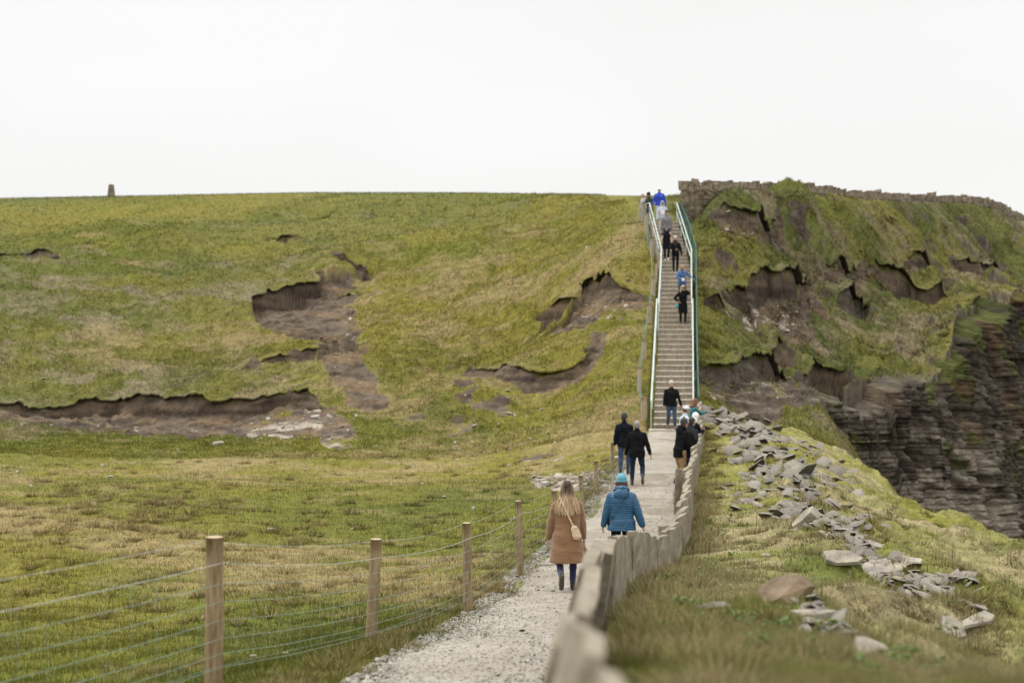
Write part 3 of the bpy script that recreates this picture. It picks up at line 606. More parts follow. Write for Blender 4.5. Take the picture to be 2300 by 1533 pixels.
def mkgrass(xs, ys, zs, h, wd, lean=.5, col=None):
    n = len(xs); lean = np.where(xs > wx(ys), 1.0, .6); a = rng.uniform(0, 6.283, n); l = rng.normal(0, lean, n); la = rng.uniform(0, 6.283, n)
    dx, dy = np.cos(a) * wd * .5, np.sin(a) * wd * .5
    tipx = xs + np.cos(la) * l * h; tipy = ys + np.sin(la) * l * h; tipz = zs + h * np.maximum(.35, 1 - np.abs(l) * .5)
    V = np.stack([np.stack([xs - dx, ys - dy, zs - .02], -1), np.stack([xs + dx, ys + dy, zs - .02], -1), np.stack([tipx, tipy, tipz], -1)], 1).reshape(-1, 3)
    c = (grass_col(xs, ys) if col is None else col) * (1 + (rng.random((n, 1)) * .85 - .40) * np.where(xs < lx(ys), .7, 1.0)[:, None])
    st = rng.random(n) < np.where(xs < lx(ys), .04, .12); c[st] = c[st] * .4 + STRAW * .6 * rng.uniform(.6, 1.1, (st.sum(), 1))
    return V, np.repeat(c, 3, 0)
GV, GC = [], []
def clump(xs, ys, seed): return sst(.42, .72, fbm(xs, ys, .55, 3, 9)) * .8 + .35 * fbm(xs, ys, 2.4, 2, seed)
def field(n, px0, px1, d0, d1, hb, wb, power=1.0, cond=None):
    u = rng.random(n); d = 1 / (1 / d0 + (1 / d1 - 1 / d0) * u ** power); pxs = rng.uniform(px0, px1, n)
    xs = (pxs - CX) / FPX * d; ys = d
    h = hb(xs, ys) * rng.uniform(.5, 1.5, n); wd = wb(xs, ys) * rng.uniform(.6, 1.4, n)
    if cond is not None: k = cond(xs, ys); xs, ys, h, wd = xs[k], ys[k], h[k], wd[k]
    x, y, z, h, wd, k = blades(len(xs), xs, ys, h, wd); v, c = mkgrass(x, y, z, h, wd); GV.append(v); GC.append(c)
left = lambda x, y: x < lx(y) + .3; right = lambda x, y: (x > wx(y) + .05)
# meadow left of the path
field(250000, -80, 1500, 9.5, 60, lambda x, y: .022 + .05 * clump(x, y, 3) + .0009 * y, lambda x, y: .003 + .00042 * y, cond=left)
# hillside
field(300000, -60, 1560, 52, 112, lambda x, y: .03 + .0003 * y + .12 * clump(x, y, 3) * (.45 + .55 * sst(50, 70, y)), lambda x, y: .004 + .00050 * y, cond=lambda x, y: x < stair_c(y) - .7)
field(40000, -60, 1560, 112, 165, lambda x, y: .09 + .10 * clump(x, y, 3), lambda x, y: .06 + 0 * y, cond=lambda x, y: x < stair_c(y) - .7)
# beyond the frame edges, so that the turf goes on
field(45000, -900, -60, 9.5, 60, lambda x, y: .03 + .05 * clump(x, y, 3) + .0009 * y, lambda x, y: .006 + .0010 * y, cond=left)
field(60000, -900, -60, 52, 130, lambda x, y: .05 + .12 * clump(x, y, 3), lambda x, y: .01 + .0011 * y, cond=left)
# bluff
field(210000, 1500, 2360, 52, 108, lambda x, y: .05 + .12 * clump(x, y, 4), lambda x, y: .014 + .0004 * y, cond=lambda x, y: x > stair_c(y) + .75)
# bank right of the flagstone wall
field(280000, 1200, 2400, 5.0, 54, lambda x, y: .035 + .07 * clump(x, y, 5), lambda x, y: .003 + .00045 * y, cond=right)
field(26000, 1300, 2400, 1.6, 6.5, lambda x, y: .04 + .07 * clump(x, y, 5), lambda x, y: .005 + 0 * y, cond=right)
# fringe drooping over the eroded lips
for b in BANKS:
    q = b['q']
    for i in range(len(q) - 1):
        L_ = math.hypot(q[i + 1, 0] - q[i, 0], q[i + 1, 1] - q[i, 1]); m = int(L_ * (45 if q[i, 0] < 5 else 60))
        if m == 0: continue
        t = rng.random(m)
        x = q[i, 0] + (q[i + 1, 0] - q[i, 0]) * t; y = q[i, 1] + (q[i + 1, 1] - q[i, 1]) * t
        nxq, nyq = (q[i + 1, 1] - q[i, 1]) / L_, -(q[i + 1, 0] - q[i, 0]) / L_
        wbl = (fbm(x, y, 1.2, 3, 31) - .5) * 0.6
        o = rng.uniform(-.15, .12, m) - wbl * .5; z = ztv(x + nxq * (-.22 - wbl * .5), y + nyq * (-.22 - wbl * .5)); x = x + nxq * o; y = y + nyq * o
        Ln = rng.uniform(.05, .20, m) * (.6 if q[i, 0] < 5 else 1.1); dn = rng.uniform(.02, .12, m) * 1.3; wd = rng.uniform(.02, .05, m); tx_, ty_ = (q[i + 1, 0] - q[i, 0]) / L_, (q[i + 1, 1] - q[i, 1]) / L_
        V = np.stack([np.stack([x - tx_ * wd / 2, y - ty_ * wd / 2, z + .03], -1), np.stack([x + tx_ * wd / 2, y + ty_ * wd / 2, z + .03], -1),
                      np.stack([x + nxq * Ln + rng.normal(0, .05, m), y + nyq * Ln, z + .02 - dn], -1)], 1).reshape(-1, 3)
        c = (grass_col(x, y) * .7 + TAN * .3) * rng.uniform(.4, 1.0, (m, 1)); GV.append(V); GC.append(np.repeat(c, 3, 0))
# rough tussocks: path verge, wall foot, field and slope
def tussocks(cs, nb=60, r=.16, h=.2, wd=.008, straw=.5):
    for (cx_, cy_) in cs:
        rr = r * random.uniform(.6, 1.4); m = int(nb * random.uniform(.7, 1.3)); a = rng.uniform(0, 6.283, m); q = rr * np.sqrt(rng.random(m)) * .6
        x = cx_ + np.cos(a) * q; y = cy_ + np.sin(a) * q; z = ztv(x, y); hh = h * rng.uniform(.5, 1.3, m) * (1 - .4 * q / rr); sp = rng.uniform(.3, 1.3, m)
        ww = wd * rng.uniform(.6, 1.4, m)
        tip = np.stack([x + np.cos(a) * sp * hh, y + np.sin(a) * sp * hh, z + hh * (1.1 - .55 * sp)], -1); dx, dy = -np.sin(a) * ww, np.cos(a) * ww
        V = np.stack([np.stack([x - dx, y - dy, z - .01], -1), np.stack([x + dx, y + dy, z - .01], -1), tip], 1).reshape(-1, 3)
        s_ = (rng.random(m) < straw)[:, None]; c = np.where(s_, (STRAW * .75 + TAN * .2)[None], grass_col(x, y) * .9) * rng.uniform(.6, 1.3, (m, 1)); GV.append(V); GC.append(np.repeat(c, 3, 0))
for (ln_c) in ([(1620, 950), (1700, 1000), (1760, 1040), (1850, 1110), (1760, 1080)], [(1770, 1165), (1890, 1225), (1990, 1290), (2120, 1355), (2190, 1395)]):
    for _ in range(120):
        q = random.random() * 3.99; i = int(q); aa = ln_c[i][0] + (ln_c[i + 1][0] - ln_c[i][0]) * (q - i) + random.gauss(0, 45); bb = ln_c[i][1] + (ln_c[i + 1][1] - ln_c[i][1]) * (q - i) + random.gauss(0, 26)
        tussocks([hit(aa, bb, 5)], nb=80, r=.4, h=.15, wd=.011, straw=.35)
vy = [9.5 + 38 * random.random() ** 1.3 for _ in range(230)]
tussocks([(float(lx(y)) - .1 - abs(random.gauss(0, .35)), y) for y in vy], nb=90, r=.22, h=.16, wd=.006)
tussocks([(float(wx(y)) + .16 + abs(random.gauss(0, .3)), y) for y in [4 + 44 * random.random() ** 1.2 for _ in range(220)]], nb=80, r=.22, h=.22, wd=.007)
tussocks([hit(random.uniform(0, 1350), random.uniform(1010, 1400), 10) for _ in range(260)], nb=70, r=.3, h=.14, wd=.011, straw=.5)
tussocks([hit(random.gauss(300, 200), 1150 + random.gauss(0, 40) , 10) for _ in range(110)], nb=80, r=.35, h=.18, wd=.012, straw=.75)
tussocks([hit(random.uniform(1450, 2290), random.uniform(1060, 1500), 5) for _ in range(420)], nb=90, r=.28, h=.11, wd=.008, straw=.30)
tussocks([hit(random.uniform(1560, 2280), random.uniform(440, 900), 50) for _ in range(420)], nb=60, r=.55, h=.24, wd=.022, straw=.35)
V = np.concatenate(GV); Cc = np.concatenate(GC); Fg = np.arange(len(V)).reshape(-1, 3)
gr = npmesh('grass', V, Fg, M_grass, cols=Cc, smooth=False); tag(gr, 'short green and straw coloured grass over field, hill and banks', 'grass', kind='stuff')
del GV, GC, V, Cc, Fg
# low leafy weeds among the grass of the bank
WV, WC, WF = [], [], []
for _ in range(110):
    if random.random() < .7: cx_, cy_ = hit(random.uniform(1450, 2250), random.uniform(1080, 1520), 5)
    else:
        cy_ = random.uniform(9, 30); cx_ = float(wx(cy_)) + random.uniform(.2, .7)
    if cx_ < wx(cy_) + .12: continue
    z0 = zt(cx_, cy_); m = random.randint(7, 16)
    for _k in range(m):
        a = random.uniform(0, 6.283); l = random.uniform(.03, .07); wv = l * .35; o = random.uniform(0, .07); b0 = len(WV)
        c, s = math.cos(a), math.sin(a); bx, by = cx_ + c * o, cy_ + s * o; zr = z0 + random.uniform(.03, .09)
        WV += [(bx, by, zr), (bx + c * l * .5 - s * wv, by + s * l * .5 + c * wv, zr + l * .35), (bx + c * l, by + s * l, zr + l * .1), (bx + c * l * .5 + s * wv, by + s * l * .5 - c * wv, zr + l * .35)]
        g_ = random.uniform(.7, 1.3); WC += [(.12 * g_, .165 * g_, .045 * g_)] * 4; WF.append((b0, b0 + 1, b0 + 2, b0 + 3))
wd_ = npmesh('weeds', WV, WF, M_leaf, cols=np.array(WC), smooth=False); tag(wd_, 'low bright green leafy weeds among the bank grass', 'weeds', kind='stuff')

# ---------------------------------------------------------------- primitives
def box_vf(sx, sy, sz):
    v = [(-sx, -sy, 0), (sx, -sy, 0), (sx, sy, 0), (-sx, sy, 0), (-sx, -sy, sz), (sx, -sy, sz), (sx, sy, sz), (-sx, sy, sz)]
    f = [(0, 3, 2, 1), (4, 5, 6, 7), (0, 1, 5, 4), (1, 2, 6, 5), (2, 3, 7, 6), (3, 0, 4, 7)]
    return v, f
def bm_obj(name, bm, mat, parent=None, smooth=False, mats=None):
    me = bpy.data.meshes.new(name); bm.normal_update(); bm.to_mesh(me); bm.free()
    for m_ in (mats or [mat]): me.materials.append(m_)
    if smooth: me.polygons.foreach_set('use_smooth', np.ones(len(me.polygons), dtype=bool))
    return link(name, me, None, parent)
def tube(bm, pts, rad, seg=6, close=True):
    pts = [Vector(p) for p in pts]; rings = []; n = len(pts)
    rad = rad if isinstance(rad, (list, tuple)) else [rad] * n
    for i, p in enumerate(pts):
        d = (pts[min(i + 1, n - 1)] - pts[max(i - 1, 0)]).normalized()
        a = d.orthogonal().normalized() if abs(d.z) > .99 else d.cross(Vector((0, 0, 1))).normalized(); b = d.cross(a)
        rings.append([bm.verts.new(p + (a * math.cos(t) + b * math.sin(t)) * rad[i]) for t in [6.28318 * k / seg for k in range(seg)]])
    for i in range(n - 1):
        for k in range(seg): bm.faces.new((rings[i][k], rings[i][(k + 1) % seg], rings[i + 1][(k + 1) % seg], rings[i + 1][k]))
    if close: bm.faces.new(rings[0]); bm.faces.new(rings[-1][::-1])
def slab_bm(wdt, hgt, thk, seed=0, nx_=9, nz_=9, rough=.02, topvar=.05, slope=0.0):
    """upright flagstone: x along, y thick, z up; broken top edge, uneven faces"""
    r = random.Random(seed); bm = bmesh.new(); top = []; lv = 0.0; t_ = r.uniform(-topvar, topvar)
    for i in range(nx_ + 1):
        if r.random() < .3: t_ += r.uniform(-topvar, topvar) * 1.1
        t_ = max(-topvar * 2, min(topvar * 2, t_ + r.uniform(-.3, .3) * topvar)); top.append(t_ + slope * (i / nx_ - .5))
    cs = r.uniform(.0, .06) * hgt; top[0] -= cs; top[-1] -= r.uniform(0, .06) * hgt
    gr_ = {}
    for sd_ in (0, 1):
        for i in range(nx_ + 1):
            for j in range(nz_ + 1):
                x = (i / nx_ - .5) * wdt + (r.uniform(-rough, rough) * .5 if 0 < i < nx_ else r.uniform(-rough, rough)); z = (hgt + top[i]) * j / nz_
                y = (thk / 2 if sd_ else -thk / 2) * (1.0 if j < nz_ else .82) + r.uniform(-1, 1) * rough * .35
                gr_[sd_, i, j] = bm.verts.new((x, y, z))
    V_ = lambda s, i, j: gr_[s, i, j]
    for i in range(nx_):
        for j in range(nz_):
            bm.faces.new((V_(0, i, j), V_(0, i + 1, j), V_(0, i + 1, j + 1), V_(0, i, j + 1))); bm.faces.new((V_(1, i, j), V_(1, i, j + 1), V_(1, i + 1, j + 1), V_(1, i + 1, j)))
        bm.faces.new((V_(0, i, nz_), V_(0, i + 1, nz_), V_(1, i + 1, nz_), V_(1, i, nz_))); bm.faces.new((V_(0, i, 0), V_(1, i, 0), V_(1, i + 1, 0), V_(0, i + 1, 0)))
    for j in range(nz_):
        bm.faces.new((V_(0, 0, j), V_(0, 0, j + 1), V_(1, 0, j + 1), V_(1, 0, j))); bm.faces.new((V_(0, nx_, j), V_(1, nx_, j), V_(1, nx_, j + 1), V_(0, nx_, j + 1)))
    return bm

# ---------------------------------------------------------------- flagstone wall beside the path
fw = empty('flagstone_wall', (float(wx(20)), 20, float(zpath(20)))); tag(fw, 'upright grey flagstone wall with ragged tops edging the gravel path', 'wall')
y = 2.42; i = 0
while y < 50.4 and i < 99:
    step = random.uniform(1.0, 1.4) if y > 20 else random.uniform(1.25, 1.7)
    if y < 4: step = .72
    y2 = y + step; p0 = Vector((float(wx(y)), y, 0)); p1 = Vector((float(wx(y2)), y2, 0)); mid = (p0 + p1) / 2; d = p1 - p0
    top_ = float(wtz(mid.y)) + (random.uniform(-.03, .05) if y > 6 else 0) ; zb_ = float(zpath(mid.y)) - .12
    ln_ = float(1 - sst(8.5, 14, mid.y))      # the nearest slabs lean away from the path
    thk = random.uniform(.075, .11) if y > 4.6 else .052; ang = math.atan2(d.y, d.x) - R(random.uniform(4, 8) if y > 20 else random.uniform(.5, 2))
    bm = slab_bm(step * 1.06 + .03, top_ - zb_, thk, seed=i + 100, nx_=7, nz_=6, rough=.010, topvar=.014 if y > 20 else .018, slope=float(wtz(y2) - wtz(y)))
    o = bm_obj('slab', bm, M_slab, fw); o.location = mid - fw.location + Vector((-math.sin(R(15 * ln_)) * (top_ - zb_) * 1.0, 0, zb_)); o.rotation_euler = (R(15 * ln_ + random.uniform(-2, 2)), R(random.uniform(-1.5, 1.5)), ang)
    y = y2; i += 1
# the taller pair standing proud at the path edge
for (yy_, hh_, xo) in ((32.6, 1.16, -.16), (22.6, 1.0, -.12)):
    bm = slab_bm(.42, hh_, .07, seed=int(yy_ * 10), topvar=.02); o = bm_obj('slab', bm, M_slab, fw); o.location = Vector((float(wx(yy_)) + xo, yy_, float(zpath(yy_)) - .08)) - fw.location; o.rotation_euler = (0, R(2), R(15))

# ---------------------------------------------------------------- wire fence along the path
posts = [(-2.30, 11.0, -1.51, .070), (-1.48, 15.5, -2.15, .066), (-.61, 19.0, -2.42, .064), (.10, 23.5, -2.63, .058), (.83, 28.0, -2.93, .058), (1.60, 33.0, -3.10, .058), (2.22, 37.5, -3.14, .058), (3.00, 42.5, -3.02, .058), (3.78, 46.5, -2.75, .058)]
posts = [(-4.3, 5.2, -1.2, .07)] + posts
def make_post(x, y, top, rad, parent, seed, base=None, leanx=None):
    r = random.Random(seed); zb_ = (zt(x, y) if base is None else base) - .3; bm = bmesh.new(); lnx = r.uniform(-.02, .035) if leanx is None else leanx
    n = 9; pts = [(x + lnx * (k / n - 1) * -1 * (1) * (top - zb_) * 1.0 + r.uniform(-1, 1) * .003, y, zb_ + (top - zb_) * k / n) for k in range(n + 1)]
    x0 = pts[-1][0]; pts = [(a - (x0 - x), b, c) for a, b, c in pts]
    tube(bm, pts, [rad * (1.04 - .08 * k / n) * r.uniform(.985, 1.015) for k in range(n)] + [rad * .94], seg=14, close=True)
    bm.faces.ensure_lookup_table()
    for f in bm.faces:
        if len(f.verts) > 4 and f.calc_center_median().z > top - .02: f.material_index = 1
        else: f.smooth = True
    loc = Vector(parent.location)
    for v in bm.verts: v.co -= loc
    return bm_obj('post', bm, None, parent, mats=[M_wood if y < 50 else M_woodpale, M_woodtop])
wf = empty('wire_fence', (-.6, 19, -3.6)); tag(wf, 'round timber post and wire fence between field and gravel path', 'fence')
for i, (x, y, t_, r_) in enumerate(posts): make_post(x, y, t_, r_, wf, 50 + i, leanx=-.05 if i == 2 else None)
def strand(hs, sag, name, mat, rad, plist, parent, off=(.0, .0), seed=0):
    bm = bmesh.new(); r = random.Random(seed); pts = []
    for k in range(len(plist) - 1):
        a, b = plist[k], plist[k + 1]
        for t in [q / 8 for q in range(8)]:
            s = 4 * t * (1 - t); pts.append((a[0] + (b[0] - a[0]) * t + off[0], a[1] + (b[1] - a[1]) * t + off[1], a[2] + (b[2] - a[2]) * t - hs - sag * s + r.uniform(-.004, .004)))
    b = plist[-1]; pts.append((b[0] + off[0], b[1] + off[1], b[2] - hs)); loc = Vector(parent.location)
    tube(bm, [Vector(p) - loc for p in pts], rad, seg=4); return bm_obj(name, bm, mat, parent)
strand(.03, .05, 'wire', M_wire, .0018, posts, wf, (-.07, 0), 1)
for k, h_ in enumerate((.20, .36, .50, .64, .78, .90, 1.00)): strand(h_, .05 if k == 0 else .03, 'wire', M_wire if k == 0 else M_netting, .0028 if k == 0 else .0022, posts, wf, (.068, 0), 10 + k)
for k in range(len(posts) - 1):
    bm = bmesh.new()
    a, b = Vector(posts[k][:3]), Vector(posts[k + 1][:3]); L_ = (b - a).length; m = int(L_ / .3)
    for j in range(1, m):
        t = j / m; s = 4 * t * (1 - t); p_ = a.lerp(b, t) + Vector((.068, 0, 0)) - wf.location
        j2 = random.uniform(-.02, .02); tube(bm, [p_ - Vector((0, 0, .2 + .05 * s)), p_ - Vector((j2, 0, .6 + .03 * s)), p_ - Vector((0, 0, 1.0 + .03 * s))], .0013, seg=3)
    tube(bm, [a + Vector((.068, 0, -.99)) - wf.location, b + Vector((.068, 0, -.99)) - wf.location], .0013, seg=3); bm_obj('netting', bm, M_netting, wf)
# fence climbing beside the steps: photo x, top y, metres
up_ = [(1446, 892, 52.6, .075), (1436, 823, 55.0, .06), (1446, 762, 57.8, .065), (1458, 682, 61.0, .065), (1468, 621, 64.0, .062), (1464, 533, 68.3, .065), (1452, 478, 72.0, .07), (1445, 455, 74.5, .06), (1438, 449, 77.0, .07)]
up3 = [(*PT(a, b, c), r_) for a, b, c, r_ in up_]
wf2 = empty('wire_fence', tuple(up3[0][:2]) + (zt(up3[0][0], up3[0][1]),)); tag(wf2, 'weathered post and netting fence climbing the hill beside the steps', 'fence')
for i, (x, y, z_, r_) in enumerate(up3): make_post(x, y, z_, r_ * 1.55, wf2, 80 + i, base=min(zt(x, y), z_ - 1.15), leanx=random.uniform(-.01, .03))
for (a, b, c, q) in ((1475, 588, 65.6, 642), (1480, 560, 67.2, 600)):
    p_ = PT(a, b, c); make_post(p_.x, p_.y, p_.z, .055, wf2, 120 + a, base=min(zt(p_.x, p_.y), p_.z - 1.0), leanx=-.03)
for k, h_ in enumerate((.05, .3, .55, .8, 1.0)): strand(h_, .03, 'wire', M_netting, .004, up3, wf2, (-.05, 0), 30 + k)
for k in range(len(up3) - 1):
    bm = bmesh.new()
    a, b = Vector(up3[k][:3]), Vector(up3[k + 1][:3]); m = int((b - a).length / .12)
    for j in range(m):
        p_ = a.lerp(b, j / m) + Vector((-.05, 0, 0)) - wf2.location; tube(bm, [p_ - Vector((0, 0, .05)), p_ - Vector((0, 0, 1.0))], .0018, seg=3)
    tube(bm, [a + Vector((-.05, 0, -.99)) - wf2.location, b + Vector((-.05, 0, -.99)) - wf2.location], .0035, seg=3); bm_obj('netting', bm, M_netting, wf2)

# ---------------------------------------------------------------- the long flight of steps
st = empty('stone_steps', ST0); tag(st, 'long straight flight of pale concrete steps climbing the grassy hill', 'steps')
NS = 45; ys_ = []; LAND = {11: 1.15, 17: .9, 30: .9}
wsum = sum(LAND.get(i, .44) for i in range(NS)); yc = 51.5
def stair_top(i): return -3.2 + 9.3 * (i + 1) / NS
STEPS = []
ylist = [51.5]
for i in range(NS): ylist.append(ylist[-1] + LAND.get(i, .44) / wsum * 21.5)
# heights follow the even slope so that the rails stay straight
for i in range(NS):
    y0, y1 = ylist[i], ylist[i + 1]; z1 = stair_top(i); z0 = z1 - 9.3 / NS; xc = float(stair_c((y0 + y1) / 2)); rr = random.Random(i)
    rot = math.atan2(float(stair_c(min(y1 + .5, 73)) - stair_c(y0 - .0)), min(y1 + .5, 73) - y0)
    bm = bmesh.new(); hw = .70; dpt = (y1 - y0) + .03
    nseg = 10                                   # riser: slightly worn front
    for (zA, zB, yA, yB, mi, hw_) in ((z0 - .35, z1 - .045, .0, dpt + .02, 0, hw), (z1 - .045, z1, -.025, dpt - .03, 1, hw + .004)):
        vs = []
        for k in range(nseg + 1):
            x = -hw_ + 2 * hw_ * k / nseg; j1 = rr.uniform(-.006, .006); j2 = rr.uniform(-.005, .004) if mi else 0
            vs.append([bm.verts.new((x, yA + j1, zA)), bm.verts.new((x, yA + j1, zB - (.008 if mi else 0) + j2)), bm.verts.new((x, yA + j1 + .01, zB + j2)), bm.verts.new((x, yB, zB)), bm.verts.new((x, yB, zA))])
        for k in range(nseg):
            a, b = vs[k], vs[k + 1]
            for q in range(5):
                f = bm.faces.new((a[q], b[q], b[(q + 1) % 5], a[(q + 1) % 5])); f.material_index = mi
        for e_ in (vs[0][::-1], vs[-1]): f = bm.faces.new(e_); f.material_index = mi
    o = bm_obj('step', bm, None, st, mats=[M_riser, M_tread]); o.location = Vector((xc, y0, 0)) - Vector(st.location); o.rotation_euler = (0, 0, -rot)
def stepz(y):
    for i in range(NS):
        if y < ylist[i + 1]: return stair_top(i)
    return stair_top(NS - 1)
# apron slab at the foot and paved landing at the head
bm = bmesh.new(); v, f = box_vf(.82, .34, .10); vs = [bm.verts.new(a) for a in v]; [bm.faces.new([vs[i] for i in q]) for q in f]; bmesh.ops.bevel(bm, geom=bm.edges[:], offset=.012, segments=2)
o = bm_obj('apron', bm, M_tread, st); o.location = Vector((5.76, 51.14, -3.255)) - Vector(st.location)
bm = bmesh.new(); v, f = box_vf(.95, 1.3, .12); vs = [bm.verts.new(a) for a in v]; [bm.faces.new([vs[i] for i in q]) for q in f]; bmesh.ops.bevel(bm, geom=bm.edges[:], offset=.012, segments=2)
o = bm_obj('landing', bm, M_tread, st); o.location = Vector((7.8, 74.31, 6.1 - .13)) - Vector(st.location)

# handrails
def rail(side, label, secs):
    r_ = empty('handrail', (float(stair_c(51.5)) + side * .72, 51.4, -3.2)); tag(r_, label, 'handrail', 'handrails of the steps'); loc = Vector(r_.location)
    for (ya, yb, offx, ends) in secs:
        ys2 = [ya] + ([66.5] if ya < 66.5 < yb else []) + [yb]
        f_ = lambda y, h: Vector((float(stair_c(y)) + side * (.72 + offx), y, float(stair_z(y)) + h)) - loc
        for h, rr_ in ((1.03, .030), (.55, .022)):
            bm = bmesh.new(); pts = [f_(y, h) for y in ys2]
            if ends and h > 1: pts = pts + [pts[-1] + Vector((side * -.0 - .22 * (1 if side < 0 else .3), .25, -.06))]
            tube(bm, pts, rr_, seg=8); bm_obj('rail', bm, M_rail, r_, smooth=False)
        n = int((yb - ya) / 1.9)
        for k in range(n + 1):
            y = ya + (yb - ya) * k / n; bm = bmesh.new(); tube(bm, [f_(y, -.35), f_(y, 1.01)], .022, seg=8); bm_obj('post', bm, M_rail, r_)
rail(-1, 'pale painted tubular handrail on the left of the steps, beside the post fence', [(51.45, 60.7, .06, False), (60.2, 73.2, -.02, True)])
rail(1, 'pale painted tubular handrail on the right of the steps, beside the green mesh', [(51.45, 60.7, .03, False), (60.2, 73.2, -.02, True)])
gf = empty('mesh_fence', (7.0, 51.5, -3.2)); tag(gf, 'dark green mesh fence outside the right handrail of the steps', 'fence'); loc = Vector(gf.location)
gfp = lambda y, h: Vector((float(stair_c(y)) + .93 + .02 * math.sin(y), y, float(stair_z(y)) + h)) - loc
ysg = [51.6, 56, 61, 66.5, 70, 73.6]
for h in (1.12, .1):
    bm = bmesh.new(); tube(bm, [gfp(y, h) for y in ysg], .02, seg=6); bm_obj('rail', bm, M_green, gf)
for y in np.linspace(51.6, 73.6, 13):
    bm = bmesh.new(); tube(bm, [gfp(y, -.4), gfp(y, 1.16)], .03, seg=6); bm_obj('post', bm, M_green, gf)
bm = bmesh.new()
for y in np.arange(51.65, 73.6, .09): tube(bm, [gfp(y, .1), gfp(y, 1.12)], .0028, seg=3, close=False)
for h in np.arange(.2, 1.1, .1): tube(bm, [gfp(y, h) for y in ysg], .004, seg=3, close=False)
bm_obj('mesh_panel', bm, M_green, gf)

# ---------------------------------------------------------------- dry stone wall on the bluff
#WL = [(1532, 405, 73.6), (1663, 403, 76.2), (1803, 411, 80), (1903, 422, 84), (2001, 430, 88), (2091, 434, 93), (2178, 437, 98), (2234, 447, 103), (2283, 473, 108), (2330, 500, 112)]
sg = np.r_[0, np.cumsum(np.hypot(np.diff(W3[:, 0]), np.diff(W3[:, 1])))]
dw = empty('dry_stone_wall', tuple(W3[0])); tag(dw, 'dry stone wall with upright coping stones along the top of the bluff', 'wall'); loc = Vector(dw.location)
def wallp(s): return Vector((np.interp(s, sg, W3[:, 0]), np.interp(s, sg, W3[:, 1]), np.interp(s, sg, W3[:, 2])))
def jbox(bm, c, sx, sy, sz, ang, jit, r, tilt=0):
    v, f = box_vf(sx / 2, sy / 2, sz); vs = []
    rot = Matrix.Rotation(ang, 3, 'Z') @ Matrix.Rotation(tilt, 3, 'Y')
    for p_ in v: q = Vector([p_[k] + r.uniform(-jit, jit) * (sx, sy, sz)[k] for k in range(3)]); vs.append(bm.verts.new(c + rot @ q))
    for q in f: bm.faces.new([vs[i] for i in q])
r = random.Random(5); bm = bmesh.new(); cop = 0; s = 0
Ltot = sg[-1]
hs_ = []
for s in np.arange(0, Ltot, .5):
    p_ = wallp(s); hs_.append((s, p_.z - .42, zt(p_.x, p_.y) - .4))
hs_ = np.array(hs_)
zrow = -20
for row in range(14):
    s = r.uniform(0, .2)
    while s < Ltot:
        l = r.uniform(.28, .65); p_ = wallp(s + l / 2); top_ = p_.z - .40; zb_ = np.interp(s, hs_[:, 0], hs_[:, 2]); a_ = wallp(s + l) - wallp(s); z_ = top_ - (row + 1) * .135
        if z_ > zb_: jbox(bm, Vector((p_.x, p_.y, z_)) - loc, l * .99, .5 + r.uniform(-.05, .05), .132, math.atan2(a_.y, a_.x) , .07, r)
        s += l
# free end of the wall, taller where the steps pass
for row in range(15):
    zt_ = W3[0][2] - .40 - row * .125
    for q in range(3): jbox(bm, Vector((W3[0][0] + .12 + .3 * q + r.uniform(-.02, .02), W3[0][1] - .12 + .1 * q, zt_ - .125)) - loc, .34, .42, .12, r.uniform(-.1, .1), .08, r)
bm_obj('stonework', bm, M_wallstone, dw)
s = 0.05; k = 0; rest = bmesh.new()
while s < Ltot:
    p_ = wallp(s); sc_ = 1 + .35 * (s / Ltot); tk = r.uniform(.10, .30) * sc_; a_ = wallp(min(s + .3, Ltot)) - wallp(max(s - .01, 0)); h = r.uniform(.22, .46) + (.14 if r.random() < .08 else 0)
    b_ = bmesh.new() if k < 99 else rest
    org = Vector((p_.x, p_.y, p_.z - .42))
    jbox(b_, (Vector((0, 0, 0)) if k < 99 else org - loc), tk, .46, h, math.atan2(a_.y, a_.x), .14, r, tilt=r.uniform(-.25, .25))
    if k < 99: o = bm_obj('coping_stone', b_, M_wallstone, dw); o.location = org - loc
    k += 1; s += tk * .95
if k >= 99: tag(bm_obj('coping_stones', rest, M_wallstone, dw), kind='stuff')
else: rest.free()

# ---------------------------------------------------------------- survey pillar on the skyline
pb = PT(250, 439, 155); zg = zt(pb.x, pb.y); bm = bmesh.new(); rings = []
hp = 1.32
for (z_, a) in ((-.5, .37), (0, .345), (.05, .335), (hp - .03, .235), (hp, .215)):
    rings.append([bm.verts.new((x * a, y * a, z_)) for x, y in ((-1, -.93), (-.93, -1), (.93, -1), (1, -.93), (1, .93), (.93, 1), (-.93, 1), (-1, .93))])
for i in range(4):
    for k in range(8): bm.faces.new((rings[i][k], rings[i][(k + 1) % 8], rings[i + 1][(k + 1) % 8], rings[i + 1][k]))
bm.faces.new(rings[-1])
o = bm_obj('survey_pillar', bm, M_pillar); o.location = (pb.x, pb.y, pb.z - .02); o.scale = (1.0, 1.0, .92); tag(o, 'tapered grey concrete survey pillar alone on the hill skyline', 'pillar')

